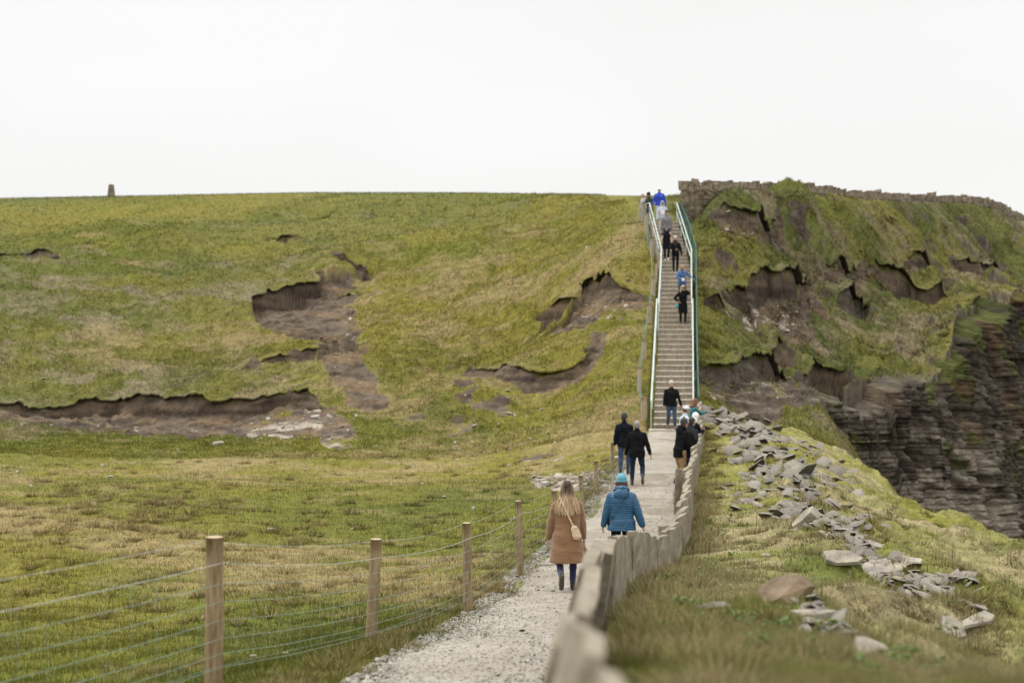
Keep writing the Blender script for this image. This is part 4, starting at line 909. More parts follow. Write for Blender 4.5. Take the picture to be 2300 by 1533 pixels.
# ---------------------------------------------------------------- flat stones on the slope
def flat_bm(a, b, t, seed, nn=7):
    r = random.Random(seed); bm = bmesh.new(); an = sorted([6.283 * (k + r.uniform(-.33, .33)) / nn for k in range(nn)]); lo, hi = [], []
    for q in an:
        m_ = r.uniform(.72, 1.1); x, y = math.cos(q) * a * m_, math.sin(q) * b * m_
        lo.append(bm.verts.new((x * 1.02, y * 1.02, -t / 2 + r.uniform(-.1, .1) * t))); hi.append(bm.verts.new((x * .97, y * .97, t / 2 + r.uniform(-.15, .15) * t)))
    bm.faces.new(hi); bm.faces.new(lo[::-1])
    for k in range(nn): bm.faces.new((lo[k], lo[(k + 1) % nn], hi[(k + 1) % nn], hi[k]))
    bmesh.ops.bevel(bm, geom=bm.edges[:], offset=min(t * .12, .008), segments=1)
    return bm
def place_stone(x, y, a, b, t, seed, mat, label, name='flat_stone', cat='stone', group=None, tilt=(0, 0), rz=None, lift=0.0, mesh=None):
    z0 = zt(x, y); e = .3; gx_ = (zt(x + e, y) - zt(x - e, y)) / (2 * e); gy_ = (zt(x, y + e) - zt(x, y - e)) / (2 * e)
    nrm = Vector((-gx_ * .8, -gy_ * .8, 1)).normalized(); q = Vector((0, 0, 1)).rotation_difference(nrm)
    if name == 'boulder':
        rr_ = random.Random(11); hb = bmesh.new()
        for _ in range(26):
            v_ = Vector((rr_.gauss(0, 1), rr_.gauss(0, 1), rr_.gauss(0, 1))).normalized(); hb.verts.new((v_.x * a * (1.1 if v_.z < 0 else .95), v_.y * b * 1.1, v_.z * t * .75 + .25 * t * v_.x))
        ch_ = bmesh.ops.convex_hull(hb, input=hb.verts[:]); bmesh.ops.delete(hb, geom=[g_ for g_ in set(ch_['geom_interior'] + ch_['geom_unused']) if isinstance(g_, bmesh.types.BMVert)], context='VERTS')
        bmesh.ops.bevel(hb, geom=hb.edges[:], offset=.008, segments=1); o = bm_obj(name, hb, mat)
    elif mesh is None: o = bm_obj(name, flat_bm(a, b, t, seed), mat)
    else: o = link(name, mesh)
    o.rotation_mode = 'QUATERNION'; r = random.Random(seed)
    o.rotation_quaternion = q @ Quaternion((0, 0, 1), r.uniform(0, 6.28) if rz is None else rz) @ Quaternion((1, 0, 0), tilt[0]) @ Quaternion((0, 1, 0), tilt[1])
    o.location = (x, y, z0 + t * .3 + lift); tag(o, label, cat, group); return o
SP = [  # photo x, y, half sizes, thickness, material, label
 (1762, 1358, .27, .20, .22, M_brownrock, 'large brown blocky boulder half sunk in grass of the near bank', 'boulder', (.32, -.28)),
 (1600, 1372, .19, .12, .05, M_flat, 'blurred grey flat stone in the nearest grass right of the wall', 'stone', (.3, .2)),
 (1960, 1478, .17, .26, .06, M_flat, 'long grey slab at the bottom of the near bank', 'stone', (.2, .2)),
 (2000, 1282, .60, .26, .035, M_flat, 'largest smooth pale slab in the middle of the stone slide', 'stone', (.05, 0)),
 (2125, 1335, .34, .11, .03, M_flat, 'long narrow slab pointing down the stone slide', 'stone', (.05, .1)),
 (1808, 1178, .20, .28, .16, M_flat, 'tilted grey block above the grass on the upper slope', 'stone', (.5, .3)),
 (1895, 1262, .30, .14, .05, M_flat, 'thin tilted slab at the head of the lower stone slide', 'stone', (.3, -.2)),
 (1650, 995, .30, .20, .10, M_flat, 'pale upright stone near the wall top end of the slope', 'stone', (.6, .2)),
 (2200, 1395, .42, .10, .03, M_flat, 'pale slab at the far tip of the stone slide', 'stone', (.05, .1)),
 (2140, 1425, .30, .16, .05, M_flat, 'pointed slab below the stone slide at the right', 'stone', (.1, .0)),
 (1830, 1395, .26, .15, .08, M_flat, 'grey slab beside the brown boulder', 'stone', (.2, .1)),
 (1905, 1445, .14, .11, .07, M_brownrock, 'small brown stone below the brown boulder', 'stone', (.1, .2)),
]
for i, (a, b, sa, sb_, t, m_, lb, cat, tl) in enumerate(SP):
    x, y = hit(a, b, 5, fn=ztv); place_stone(x, y, sa, sb_, t, 900 + i, m_, lb, name='boulder' if cat == 'boulder' else 'flat_stone', cat=cat, tilt=tl, lift=t * .15)
variants = []
for k in range(14):
    bm = flat_bm(.5, .5 * random.uniform(.35, .8), random.uniform(.05, .12), 700 + k, nn=random.randint(5, 8)); me = bpy.data.meshes.new('flat_stone'); bm.to_mesh(me); bm.free(); me.materials.append(M_flat); variants.append(me)
CLU = [([(1600, 940), (1660, 960), (1700, 990), (1740, 1020)], 30, 34, .26, 'flat grey stone in the rubble at the top of the slope near the step foot', 'stones at the top of the slope'),
       ([(1690, 1010), (1760, 1060), (1800, 1090), (1740, 1060), (1850, 1110), (1720, 1120)], 60, 64, .32, 'flat pale stone in the upper spill of slabs on the slope', 'stones of the upper spill'),
       ([(1770, 1165), (1830, 1200), (1890, 1225), (1930, 1240)], 20, 34, .28, 'thin grey slab in the middle spill of stones on the slope', 'stones of the middle spill'),
       ([(1930, 1255), (1990, 1290), (2060, 1325), (2120, 1355), (2180, 1385)], 22, 62, .33, 'thin grey slab in the lower stone slide down the slope', 'stones of the lower slide'),
       ([(1790, 1370), (1850, 1400), (1900, 1430), (1830, 1400)], 14, 24, .16, 'grey slab in the heap below the brown boulder', 'stones below the brown boulder'),
       ([(1650, 1090), (1700, 1200), (1800, 1300), (1600, 1060)], 60, 14, .25, 'lone flat stone lying in the bank grass above the slides', 'lone stones in the bank grass')]
sd_ = 0
for (ln, spread, cnt, size, lb, gp) in CLU:
    for k in range(cnt):
        u = random.random() * (len(ln) - 1); i = int(u); fr_ = u - i; a = ln[i][0] + (ln[i + 1][0] - ln[i][0]) * fr_ + random.gauss(0, spread); b = ln[i][1] + (ln[i + 1][1] - ln[i][1]) * fr_ + random.gauss(0, spread * .55)
        x, y = hit(a, b, 5)
        if x < wx(y) + .3 or y > 60: continue
        s_ = size * (.3 + 1.3 * random.random() ** 1.7); sd_ += 1
        o = place_stone(x, y, 0, 0, .08 * s_, 2000 + sd_, M_flat, lb, group=gp, tilt=(random.gauss(0, .16), random.gauss(0, .16)), mesh=random.choice(variants), lift=random.uniform(-.06, .01) * s_)
        dip = Quaternion((0, 1, 0), R(random.gauss(13, 7))) @ Quaternion((1, 0, 0), R(random.gauss(5, 6))); o.rotation_quaternion = dip @ o.rotation_quaternion.to_euler().to_quaternion() if False else dip @ Quaternion((0, 0, 1), R(random.gauss(-22, 30)))
        o.scale = (s_ * random.uniform(1.0, 1.5), s_ * random.uniform(.7, 1.0), s_ * random.uniform(.32, .6))
# fine shale between the slabs
SX, SY = [], []
for (ln, spread, cnt, size, lb, gp) in CLU[:5]:
    for k in range(cnt * 4):
        u = random.random() * (len(ln) - 1); i = int(u); fr_ = u - i; a = ln[i][0] + (ln[i + 1][0] - ln[i][0]) * fr_ + random.gauss(0, spread * .9); b = ln[i][1] + (ln[i + 1][1] - ln[i][1]) * fr_ + random.gauss(0, spread * .5)
        x, y = hit(a, b, 5)
        if x > wx(y) + .25 and y < 60: SX.append(x); SY.append(y)
SX, SY = np.array(SX), np.array(SY)
chips('shale', SX, SY, ztv(SX, SY) + .035, rng.uniform(.0025, .0065, len(SX)) * np.maximum(SY, 12), .22, np.array([[.21, .19, .16]]) * np.ones((len(SX), 3)), M_gravel, seed=12, tilt=.4)
tag(bpy.data.objects['shale'], 'broken grey shale between the slabs of the stone slides', 'shale', kind='stuff')
# stones lying on the path
for i, (x, y, a, b, t, lb) in enumerate([(2.72, 28.2, .30, .11, .10, 'long pale stone lying across the path beyond the blue jacket'), (2.35, 25.6, .19, .09, .10, 'small pale stone on the path just right of the blue jacket'),
        (2.42, 24.5, .24, .08, .07, 'flat stone on the path against the flagstone wall'), (2.05, 26.6, .16, .10, .06, 'low flat stone in the worn patch of the path'), (.62, 24.6, .20, .12, .05, 'flat stone at the grassy edge of the path between the two women')]):
    o = bm_obj('flat_stone', flat_bm(a, b, t, 3000 + i), M_flat); o.location = (x, y, zpa(x, y) + t * .2); o.rotation_euler = (0, 0, R(random.uniform(-10, 25))); tag(o, lb, 'stone')
for i, (a, b, s_, lb) in enumerate([(1215, 1082, .22, 'pale flat stone in the field left of the fence, farther of two'), (1225, 1090, .30, 'pale flat stone in the field left of the fence, nearer of two'), (568, 1478, .05, 'small pale stone in the near field right of the nearest post'), (642, 1472, .04, 'smallest pale stone by the grassy verge near the path'),
        (490, 998, .28, 'white flat stone below the long eroded bank'), (708, 938, .24, 'white block under the end of the long eroded bank'), (955, 1275, .05, 'tiny white stone in the field seen between two posts')]):
    x, y = hit(a, b, 9 if b > 1200 else 25, fn=ztv); o = place_stone(x, y, s_, s_ * .5, s_ * .35, 3100 + i, M_gravel, lb, lift=.02)
    me = o.data; ca = me.color_attributes.new('Col', 'FLOAT_COLOR', 'POINT'); ca.data.foreach_set('color', np.tile([.38, .35, .30, 1.0], len(me.vertices)).astype(np.float32))
# dead stalks standing on the bank
for i, (a, b, h, lb) in enumerate([(1698, 1192, .38, 'thin tall dead stalk on the bank left of the tilted grey block'), (1638, 1180, .22, 'dead flower stalk with a dark seed head on the bank'), (2138, 1292, .30, 'thin dead stalk above the lower stone slide'), (1591, 1262, .30, 'thin bare stalk on the bank beside the wall bend')]):
    x, y = hit(a, b, 5); z0 = zt(x, y); bm = bmesh.new(); tube(bm, [(0, 0, -.03), (.01, 0, h * .5), (.025, 0, h)], [.005, .004, .002], seg=5)
    if i == 1: tube(bm, [(.02, 0, h * .8), (.05, 0, h * .95)], [.02, .03], seg=6); tube(bm, [(.01, 0, h * .4), (-.06, 0, h * .75)], [.005, .003], seg=4); tube(bm, [(-.02, 0, h * .45), (.09, .02, h * .2)], .005, seg=4)
    for q in range(7):
        zq = h * (.3 + .09 * q); tube(bm, [(.008, 0, zq), (.008 + random.uniform(-.025, .025), random.uniform(-.02, .02), zq + .03)], .0025, seg=3)
    o = bm_obj('dry_stalk', bm, M_stalk); o.location = (x, y, z0); tag(o, lb, 'plant')
# ================================================================ people
def cloth(name, c, rough=.9, bump=.25, bscale=60, var=.18, sheen=.3, spec=.2):
    c1 = tuple(max(0, q * (1 - var)) for q in c); c2 = tuple(q * (1 + var) for q in c)
    m = mat_noise(name, c1, c2, scale=9, rough=rough, bump=bump, bdist=.004, bscale=bscale, spec=spec)
    m.node_tree.nodes['Principled BSDF'].inputs['Sheen Weight'].default_value = sheen
    return m
M_skin = mat_attr('skin', rough=.55, var=.05, scale=30, bump=.05, bscale=80, spec=.35)
M_hair = mat_attr('hair', rough=.55, var=.25, scale=40, bump=.5, bscale=120, spec=.4, vec_scale=(3, 3, .4))
FAB = dict(
 camel=cloth('camel_wool', (.225, .122, .062), sheen=.4, var=.08), teal_puffer=cloth('blue_puffer', (.016, .085, .170), rough=.42, sheen=0, spec=.5, var=.15, bump=.1),
 black=cloth('black_cloth', (.009, .009, .010), var=.3, sheen=0, spec=.08), charcoal=cloth('charcoal_cloth', (.021, .021, .023), var=.3, sheen=0, spec=.1), blackblue=cloth('black_navy_cloth', (.008, .010, .015), var=.3, sheen=0, spec=.08),
 jeans=cloth('blue_denim', (.040, .070, .130), var=.4, sheen=0), djeans=cloth('dark_denim', (.013, .024, .050), var=.4, sheen=0), tanp=cloth('tan_cotton', (.33, .215, .11)), navy=cloth('navy_leggings', (.022, .024, .085), rough=.6),
 teal=cloth('teal_cloth', (.012, .115, .125)), tealhat=cloth('light_teal_knit', (.10, .29, .36), bump=.5), darkknit=cloth('charcoal_knit', (.045, .045, .045), bump=.5), white=cloth('white_cotton', (.72, .72, .74), var=.06),
 grey=cloth('grey_fleece', (.17, .165, .165)), lgrey=cloth('light_grey_fleece', (.42, .45, .52), var=.08), blue=cloth('royal_blue_cloth', (.022, .055, .42)), denim=cloth('denim_jacket', (.055, .120, .27)),
 dgreen=cloth('dark_green_coat', (.020, .040, .030)), beige=cloth('beige_knit', (.52, .34, .235), var=.1), pale=cloth('pale_pink_coat', (.52, .46, .46), var=.06), cream=cloth('cream_leather', (.60, .46, .31), rough=.5, sheen=0, var=.06),
 shoe=cloth('black_shoe', (.02, .02, .02), rough=.6), brownshoe=cloth('brown_leather', (.17, .065, .03), rough=.5), sole=cloth('grey_rubber_sole', (.10, .095, .075), rough=.8), whiteshoe=cloth('white_shoe', (.66, .62, .56)), bright=cloth('white_print', (.75, .74, .74), var=.03),
 red=cloth('red_cloth', (.45, .04, .04)), purple=cloth('lilac_cloth', (.30, .22, .50)), camera=cloth('black_plastic', (.012, .012, .012), rough=.35, sheen=0), steel=cloth('metal_buckle', (.5, .45, .38), rough=.3, sheen=0), lpants=cloth('pale_grey_trousers', (.46, .46, .55), var=.07), khaki=cloth('dark_olive_knit', (.035, .037, .018)))
SKIN = np.array([.42, .235, .165])

def ring_loft(bm, rings, seg=18, fn=None):
    """rings: (centre Vector, a, b, xaxis, yaxis)"""
    rs = []
    for c, a, b, xa, ya in rings: rs.append([bm.verts.new(c + xa * (a * math.cos(6.28318 * k / seg)) + ya * (b * math.sin(6.28318 * k / seg))) for k in range(seg)])
    for i in range(len(rs) - 1):
        for k in range(seg): bm.faces.new((rs[i][k], rs[i][(k + 1) % seg], rs[i + 1][(k + 1) % seg], rs[i + 1][k]))
    bm.faces.new(rs[0][::-1]); bm.faces.new(rs[-1])
def limb(bm, pts, rad, seg=12):
    """rounded tapering limb through joints; spheres at the joints close the bends"""
    for i in range(len(pts) - 1):
        a, b = Vector(pts[i]), Vector(pts[i + 1]); d = b - a; L_ = d.length
        if L_ < 1e-5: continue
        d /= L_; x = d.orthogonal().normalized(); y = d.cross(x); r0, r1 = rad[i], rad[i + 1]; rr = []
        for t in (-.95, -.7, -.35): rr.append((a + d * (r0 * t), r0 * math.sqrt(1 - t * t)))
        for q in range(5): t = q / 4; bulge = 1 + .07 * math.sin(t * math.pi); rr.append((a + d * (L_ * t), (r0 + (r1 - r0) * t) * bulge))
        for t in (.35, .7, .95): rr.append((b + d * (r1 * t), r1 * math.sqrt(1 - t * t)))
        ring_loft(bm, [(c, r, r, x, y) for c, r in rr], seg)
def ellip(bm, c, r, rot=None, seg=16):
    m = Matrix.Translation(c) @ (rot.to_4x4() if rot else Matrix.Identity(4)) @ Matrix.Diagonal((*r, 1))
    bmesh.ops.create_uvsphere(bm, u_segments=seg, v_segments=seg * 2 // 3, radius=1, matrix=m)
def remeshed(bm, vox, smooth=3, fn=None, noise=0.0, seed=0, nsc=.12):
    me = bpy.data.meshes.new('tmp'); bm.to_mesh(me); bm.free(); o = bpy.data.objects.new('tmp', me); COL.objects.link(o)
    md = o.modifiers.new('r', 'REMESH'); md.mode = 'VOXEL'; md.voxel_size = vox; md.use_smooth_shade = True
    ms = o.modifiers.new('s', 'SMOOTH'); ms.factor = .5; ms.iterations = smooth
    dg = bpy.context.evaluated_depsgraph_get(); res = bpy.data.meshes.new_from_object(o.evaluated_get(dg)); bpy.data.objects.remove(o); bpy.data.meshes.remove(me)
    n = len(res.vertices); co = np.empty(n * 3, dtype=np.float32); res.vertices.foreach_get('co', co); co = co.reshape(-1, 3)
    if noise or fn is not None:
        nr = np.empty(n * 3, dtype=np.float32); res.vertices.foreach_get('normal', nr); nr = nr.reshape(-1, 3)
        if noise:
            u = co[:, 0] + co[:, 1] * .7 + seed; v = co[:, 2]
            d = (fbm(u * 1.0, v * 1.6, nsc, 3, seed) - .5) * 2 + .6 * (1 - 2 * np.abs(fbm(u + v * .7, v - u * .5, nsc * 1.3, 2, seed + 9) - .5) * 4)
            co = co + nr * (d * noise)[:, None]
        if fn is not None: co = fn(co, nr)
        res.vertices.foreach_set('co', co.astype(np.float32).ravel()); res.update()
    res.polygons.foreach_set('use_smooth', np.ones(len(res.polygons), dtype=bool))
    return res, co
def ik(a, b, l1, l2, hint):
    d = b - a; L_ = d.length; mx_ = (l1 + l2) * .999
    if L_ > mx_: b = a + d * (mx_ / L_); d = b - a; L_ = mx_
    L_ = max(L_, abs(l1 - l2) + .01); t = (l1 * l1 - l2 * l2 + L_ * L_) / (2 * L_); h = math.sqrt(max(l1 * l1 - t * t, 0)); dn = d.normalized()
    hv = (hint - dn * hint.dot(dn)); hv = hv.normalized() if hv.length > 1e-4 else dn.orthogonal().normalized()
    return a + dn * t + hv * h, b

def person(label, loc, face, h=1.75, top='black', bottom='jeans', shoe='shoe', hair=(.06, .035, .02), hairlen=0, hat=None, pose=None, vox=.011, female=False, coat=.80, flare=0.0, build=1.0,
           hood=None, sleeve=None, loose=1.0, puff=False, collar=True, group='visitors', hairtip=None, open_front=None, lowsole=None, skin=1.0, shoesole=None, balding=False):
    """face = heading in degrees, 0 looks away from the photographer (+Y), 90 to the left; local frame x right, y forward, z up"""
    P = dict(lean=0, bend=0, side=0, lf=(-.10, 0, 0, 0), rf=(.10, 0, 0, 0), lh=(-.27, .03, .80), rh=(.27, .03, .80), turn=0, nod=0, tilt=0, drop=.015); P.update(pose or {})
    k = h / 1.75; root = empty('person', loc, R(face)); root.scale = (k, k, k); tag(root, label, 'person', group)
    Vx = Vector
    leanM = Matrix.Rotation(R(-P['lean']), 3, 'X') @ Matrix.Rotation(R(P['side']), 3, 'Y'); piv = Vx((0, 0, .95 - P['drop']))
    def U(x, y, z):                      # upper body point
        v = Vx((x, y, z - .95)); return piv + leanM @ v
    ux, uy, uz = leanM @ Vx((1, 0, 0)), leanM @ Vx((0, 1, 0)), leanM @ Vx((0, 0, 1))
    sw = (.168 if female else .185) * build ** .5; bw = build
    LS, RS = U(-sw, -.005, 1.39), U(sw, -.005, 1.39)
    tl, sl = .435, .415
    feet = {}
    for sd, key in ((-1, 'lf'), (1, 'rf')):
        fx, fy, fz, pitch = P[key][:4]; yaw = P[key][4] if len(P[key]) > 4 else -sd * 6
        Rm = Matrix.Rotation(R(yaw), 3, 'Z') @ Matrix.Rotation(R(-pitch), 3, 'X')
        ball = Vx((fx, fy + .09, fz + .03)); ank = ball + Rm @ Vx((0, -.135, .065)) if pitch else Vx((fx, fy - .04, fz + .085))
        hip = Vx((sd * .092 * (1.05 if female else 1), 0, .925 - P['drop'])); kn, ank2 = ik(hip, ank, tl, sl, Vx((sd * .08, 1, .05)))
        feet[sd] = (hip, kn, ank2, Rm)
    arms = {}
    for sd, key, S0 in ((-1, 'lh', LS), (1, 'rh', RS)):
        t = P[key]; tgt = Vx(t[:3]); hint = Vx(t[3]) if len(t) > 3 else Vx((sd * .45, -1, -.15)); el, wr = ik(S0, tgt, .285, .255, hint); arms[sd] = (S0, el, wr)
    HR = leanM @ Matrix.Rotation(R(P['turn']), 3, 'Z') @ Matrix.Rotation(R(-P['nod']), 3, 'X') @ Matrix.Rotation(R(P['tilt']), 3, 'Y')
    nb = U(0, .005, 1.50); HC = nb + uz * .045 + HR @ Vx((0, .022, .095)); hp = lambda x, y, z: HC + HR @ Vx((x, y, z))
    # ---- body: one continuous skin surface
    bm = bmesh.new()
    tor = [(.86, .150, .105, 0), (.93, .165, .112, 0), (1.03, .140 if female else .150, .098, .003), (1.12, .128 if female else .148, .092, .006), (1.22, .145 if female else .160, .105, .008), (1.32, .160 if female else .172, .108, .004), (1.40, .160 if female else .175, .090, -.002), (1.445, .115, .068, -.004), (1.475, .068, .056, -.002)]
    ring_loft(bm, [(U(0, yo, z), a * bw, b * bw, ux, uy) for z, a, b, yo in tor])
    limb(bm, [U(0, .0, 1.44), nb, hp(0, -.025, -.05)], [.058, .052, .052])
    ellip(bm, hp(0, -.012, .035), (.074, .092, .088), HR); ellip(bm, hp(0, .018, -.030), (.058, .070, .080), HR); ellip(bm, hp(0, .052, -.085), (.032, .030, .026), HR)
    limb(bm, [hp(0, .086, .012), hp(0, .107, -.030)], [.009, .014], 8); ellip(bm, hp(0, .080, -.062), (.022, .012, .010), HR); ellip(bm, hp(0, .080, .028), (.048, .012, .009), HR)
    for s_ in (-1, 1): ellip(bm, hp(s_ * .074, -.008, -.005), (.010, .020, .031), HR)
    for sd in (-1, 1):
        hip, kn, an, Rm = feet[sd]; limb(bm, [hip, kn, an], [.082, .054, .038]); limb(bm, [an + Rm @ Vx((0, -.02, -.03)), an + Rm @ Vx((0, .12, -.05))], [.034, .028])
        S0, el, wr = arms[sd]; limb(bm, [U(sd * (sw - .08), 0, 1.40), S0, el, wr], [.045, .052, .040, .027])
        d = (wr - el).normalized(); inn = (Vx((0, .25, 0)) + Vx((-sd, 0, 0))); inn = (inn - d * inn.dot(d)).normalized(); sdv = d.cross(inn).normalized()
        pal = wr + d * .055; Rp = Matrix((sdv, inn, d)).transposed(); ellip(bm, pal, (.040, .018, .052), Rp, 12)
        fo = ((-.030, .066, .0085), (-.010, .076, .009), (.010, .072, .009), (.030, .057, .008)); thumb_s = 1 if sdv.dot(Vx((0, 1, 0))) > 0 else -1; cu = P.get('curl', .5)
        for j, (fx_, fl, fr_) in enumerate(fo):
            b0 = wr + d * .092 + sdv * fx_ * -thumb_s * -1; dd = (d * math.cos(cu * .5) + inn * math.sin(cu * .5)); p1 = b0 + dd * fl * .48; dd2 = (d * math.cos(cu * 1.5) + inn * math.sin(cu * 1.5)); p2_ = p1 + dd2 * fl * .32; dd3 = (d * math.cos(cu * 2.2) + inn * math.sin(cu * 2.2)); p3 = p2_ + dd3 * fl * .24
            limb(bm, [b0 - d * .02, p1, p2_, p3], [fr_ * 1.08, fr_, fr_ * .93, fr_ * .8], 8)
        tb = wr + d * .030 + sdv * thumb_s * .028; limb(bm, [tb, tb + (d * .7 + sdv * thumb_s * .65 + inn * .25).normalized() * .036, tb + (d * .95 + sdv * thumb_s * .5 + inn * .5).normalized() * .064], [.012, .0105, .009], 8)
    me, co = remeshed(bm, min(vox, .008), 2)
    col_ = np.ones((len(co), 4), dtype=np.float32); col_[:, :3] = SKIN * skin
    Hi = np.array(HR.transposed()); loc_ = (co - np.array(HC)) @ Hi.T
    lx_, ly_, lz_ = loc_[:, 0], loc_[:, 1], loc_[:, 2]
    fr = ly_ > .05
    def blot(cx_, cz_, rx, rz, c, s=1.0):
        m_ = fr & ((((lx_ - cx_) / rx) ** 2 + ((lz_ - cz_) / rz) ** 2) < 1); col_[m_, :3] = col_[m_, :3] * (1 - s) + np.array(c) * s
    blot(0, -.063, .024, .009, (.36, .10, .09), .8)
    for s_ in (-1, 1):
        blot(s_ * .030, .004, .015, .0075, (.55, .52, .5)); blot(s_ * .030, .004, .007, .0075, (.03, .02, .015)); blot(s_ * .031, .026, .019, .005, np.array(hair) * .8, .7); blot(s_ * .042, -.03, .02, .018, (.52, .22, .17), .35)
    a_ = me.color_attributes.new('Col', 'FLOAT_COLOR', 'POINT'); a_.data.foreach_set('color', col_.ravel()); me.name = 'body'; link('body', me, M_skin, root)
    # ---- trousers
    bm = bmesh.new(); lo_ = loose
    ring_loft(bm, [(Vx((0, yo, z - P['drop'])), a * bw, b * bw, Vx((1, 0, 0)), Vx((0, 1, 0))) for z, a, b, yo in ((.80, .135, .105, 0), (.86, .172, .125, -.004), (.93, .178, .128, -.004), (1.0, .162, .115, 0))])
    for sd in (-1, 1):
        hip, kn, an, Rm = feet[sd]; end = kn + (an - kn) * .97; limb(bm, [hip - Vx((0, 0, .01)), kn, kn + (end - kn) * .5, end], [max(.089, .094 * lo_ * bw ** .5), max(.061, .066 * lo_), max(.055, .060 * lo_), max(.044, .047 * lo_ ** 1.4)])
    me, co = remeshed(bm, vox, 2, noise=.006 if lo_ > .95 else .002, seed=int(h * 1000) % 97, nsc=.11); me.name = 'trousers'; link('trousers', me, FAB[bottom], root)
    # ---- shoes
    for sd in (-1, 1):
        hip, kn, an, Rm = feet[sd]; sh_ = bmesh.new(); c = an + Rm @ Vx((0, 0, -.058)); fwd = Rm @ Vx((0, 1, 0)); upv = Rm @ Vx((0, 0, 1)); rt = Rm @ Vx((1, 0, 0)); rg = []
        for y_, wd_, ht_ in ((-.085, .018, .030), (-.078, .033, .050), (-.04, .037, .062), (.0, .038, .060), (.05, .041, .048), (.10, .046, .038), (.15, .043, .030), (.185, .030, .022), (.198, .012, .012)): rg.append((c + fwd * y_ + upv * (ht_ - .010), wd_, ht_, rt, upv))
        ring_loft(sh_, rg, 14); limb(sh_, [c + upv * .05 - fwd * .02, c + upv * .115 - fwd * .025], [.042, .040], 12)
        me, _ = remeshed(sh_, min(vox, .009), 2); me.name = 'shoe'; so_ = link('shoe', me, FAB[shoe], root)
        sb_ = bmesh.new(); out_ = []
        for t in range(26):
            q = 6.28318 * t / 26; yy_ = .055 + .148 * math.sin(q); ww = (.036 + .012 * math.sin(max(-1, min(1, (yy_ - .02) / .15)) * 1.3)) * math.cos(q); out_.append((ww, yy_))
        loS = [sb_.verts.new(c + rt * a + fwd * b - upv * .030) for a, b in out_]; hiS = [sb_.verts.new(c + rt * a * 1.06 + fwd * b * 1.0 - upv * .008) for a, b in out_]
        sb_.faces.new(loS[::-1]); sb_.faces.new(hiS)
        for t in range(26): sb_.faces.new((loS[t], loS[(t + 1) % 26], hiS[(t + 1) % 26], hiS[t]))
        if lowsole:      # moulded tread lugs with a groove down the middle
            for t in range(8):
                for s_ in (-1, 1):
                    cc_ = c + fwd * (-.065 + .033 * t) + rt * (s_ * .021) - upv * .033; v, f = box_vf(.016, .0125, .009); vs = [sb_.verts.new(cc_ + rt * a + fwd * b - upv * (d_ - .002)) for a, b, d_ in v]; [sb_.faces.new([vs[i] for i in q]) for q in f]
        bm_obj('sole', sb_, FAB[shoesole or 'sole'], so_)
    # ---- jacket / coat
    bm = bmesh.new(); e = .026 if puff else .016; hem = coat; rg = []
    prof = [(1.00, .160, .118, 0), (1.10, .156 if female else .168, .112, .004), (1.22, .168 if female else .180, .124, .008), (1.32, .182 if female else .195, .126, .004), (1.39, .184 if female else .200, .108, -.002), (1.435, .150, .086, -.006), (1.47, .095, .070, -.006), (1.50, .072, .064, -.002)]
    if hem < .98:
        m_ = 6
        for q in range(m_): z = hem + (1.0 - hem) * q / m_; u_ = (1 - q / m_); rg.append((U(0, -.004 - .02 * flare * u_, z) if z > .9 else Vx((0, -.004 - .03 * flare * u_, z - P['drop'])), (.182 + .095 * flare * u_ + .004) * bw + e * .6, (.132 + .085 * flare * u_) * bw + e * .6, ux if z > .9 else Vx((1, 0, 0)), uy if z > .9 else Vx((0, 1, 0))))
    rg += [(U(0, yo, z), a * bw + e, b * bw + e, ux, uy) for z, a, b, yo in prof if z > hem]
    ring_loft(bm, rg, 28)
    if collar: limb(bm, [U(0, -.012, 1.475), U(0, -.004, 1.535)], [.074, .066], 16)
    def sleeves(bm_, ex):
        for sd in (-1, 1):
            S0, el, wr = arms[sd]; w2 = el + (wr - el) * .97; limb(bm_, [U(sd * (sw - .10), 0, 1.415), S0, el, w2], [.050 + ex, (.062 + ex) * bw ** .5, (.057 + ex) * bw ** .5, .043 + ex * .9], 14)
    sleeves(bm, e - .014)
    if hood == 'down': ellip(bm, U(0, -.115, 1.43), (.145, .068, .110), leanM); limb(bm, [U(-.100, .0, 1.49), U(-.080, -.075, 1.535), U(0, -.105, 1.55), U(.080, -.075, 1.535), U(.100, .0, 1.49)], [.040, .046, .046, .046, .040], 12)
    fnq = None
    if puff:
        def fnq(co_, nr_):
            u_ = fbm(co_[:, 0] + co_[:, 1] * 2, co_[:, 2], .16, 2, 5); v_ = co_[:, 2] + (u_ - .5) * .045 + .012 * np.sin(co_[:, 0] * 11)
            q = np.abs(np.sin(v_ * math.pi / .040)); d_ = (np.sqrt(q) - .6) * .0085 + (fbm(co_[:, 0] * 3, co_[:, 2] * 1.0, .05, 2, 6) - .5) * .008
            return co_ + nr_ * d_[:, None]
    me, co = remeshed(bm, min(vox, .0085) if puff else vox, 2, fn=fnq, noise=.003 if puff else .0065, seed=int(loc[0] * 10 + 50) % 83, nsc=.15); me.name = 'jacket'; nm = 'coat' if coat < .7 else 'jacket'
    jk = link(nm, me, FAB[top], root)
    if sleeve:
        sb_ = bmesh.new(); sleeves(sb_, e - .010); me, _ = remeshed(sb_, vox, 2, noise=.004, seed=3); link('sleeves', me, FAB[sleeve], jk)
    if open_front:
        sb_ = bmesh.new(); ring_loft(sb_, [(U(0, .055, z), .05 + .02 * (z < 1.2), .095 * bw, ux, uy) for z in (1.0, 1.2, 1.38, 1.44)], 14); me, _ = remeshed(sb_, vox, 2); link('shirt', me, FAB[open_front], jk)
    # ---- hair
    hc = np.array(hair)
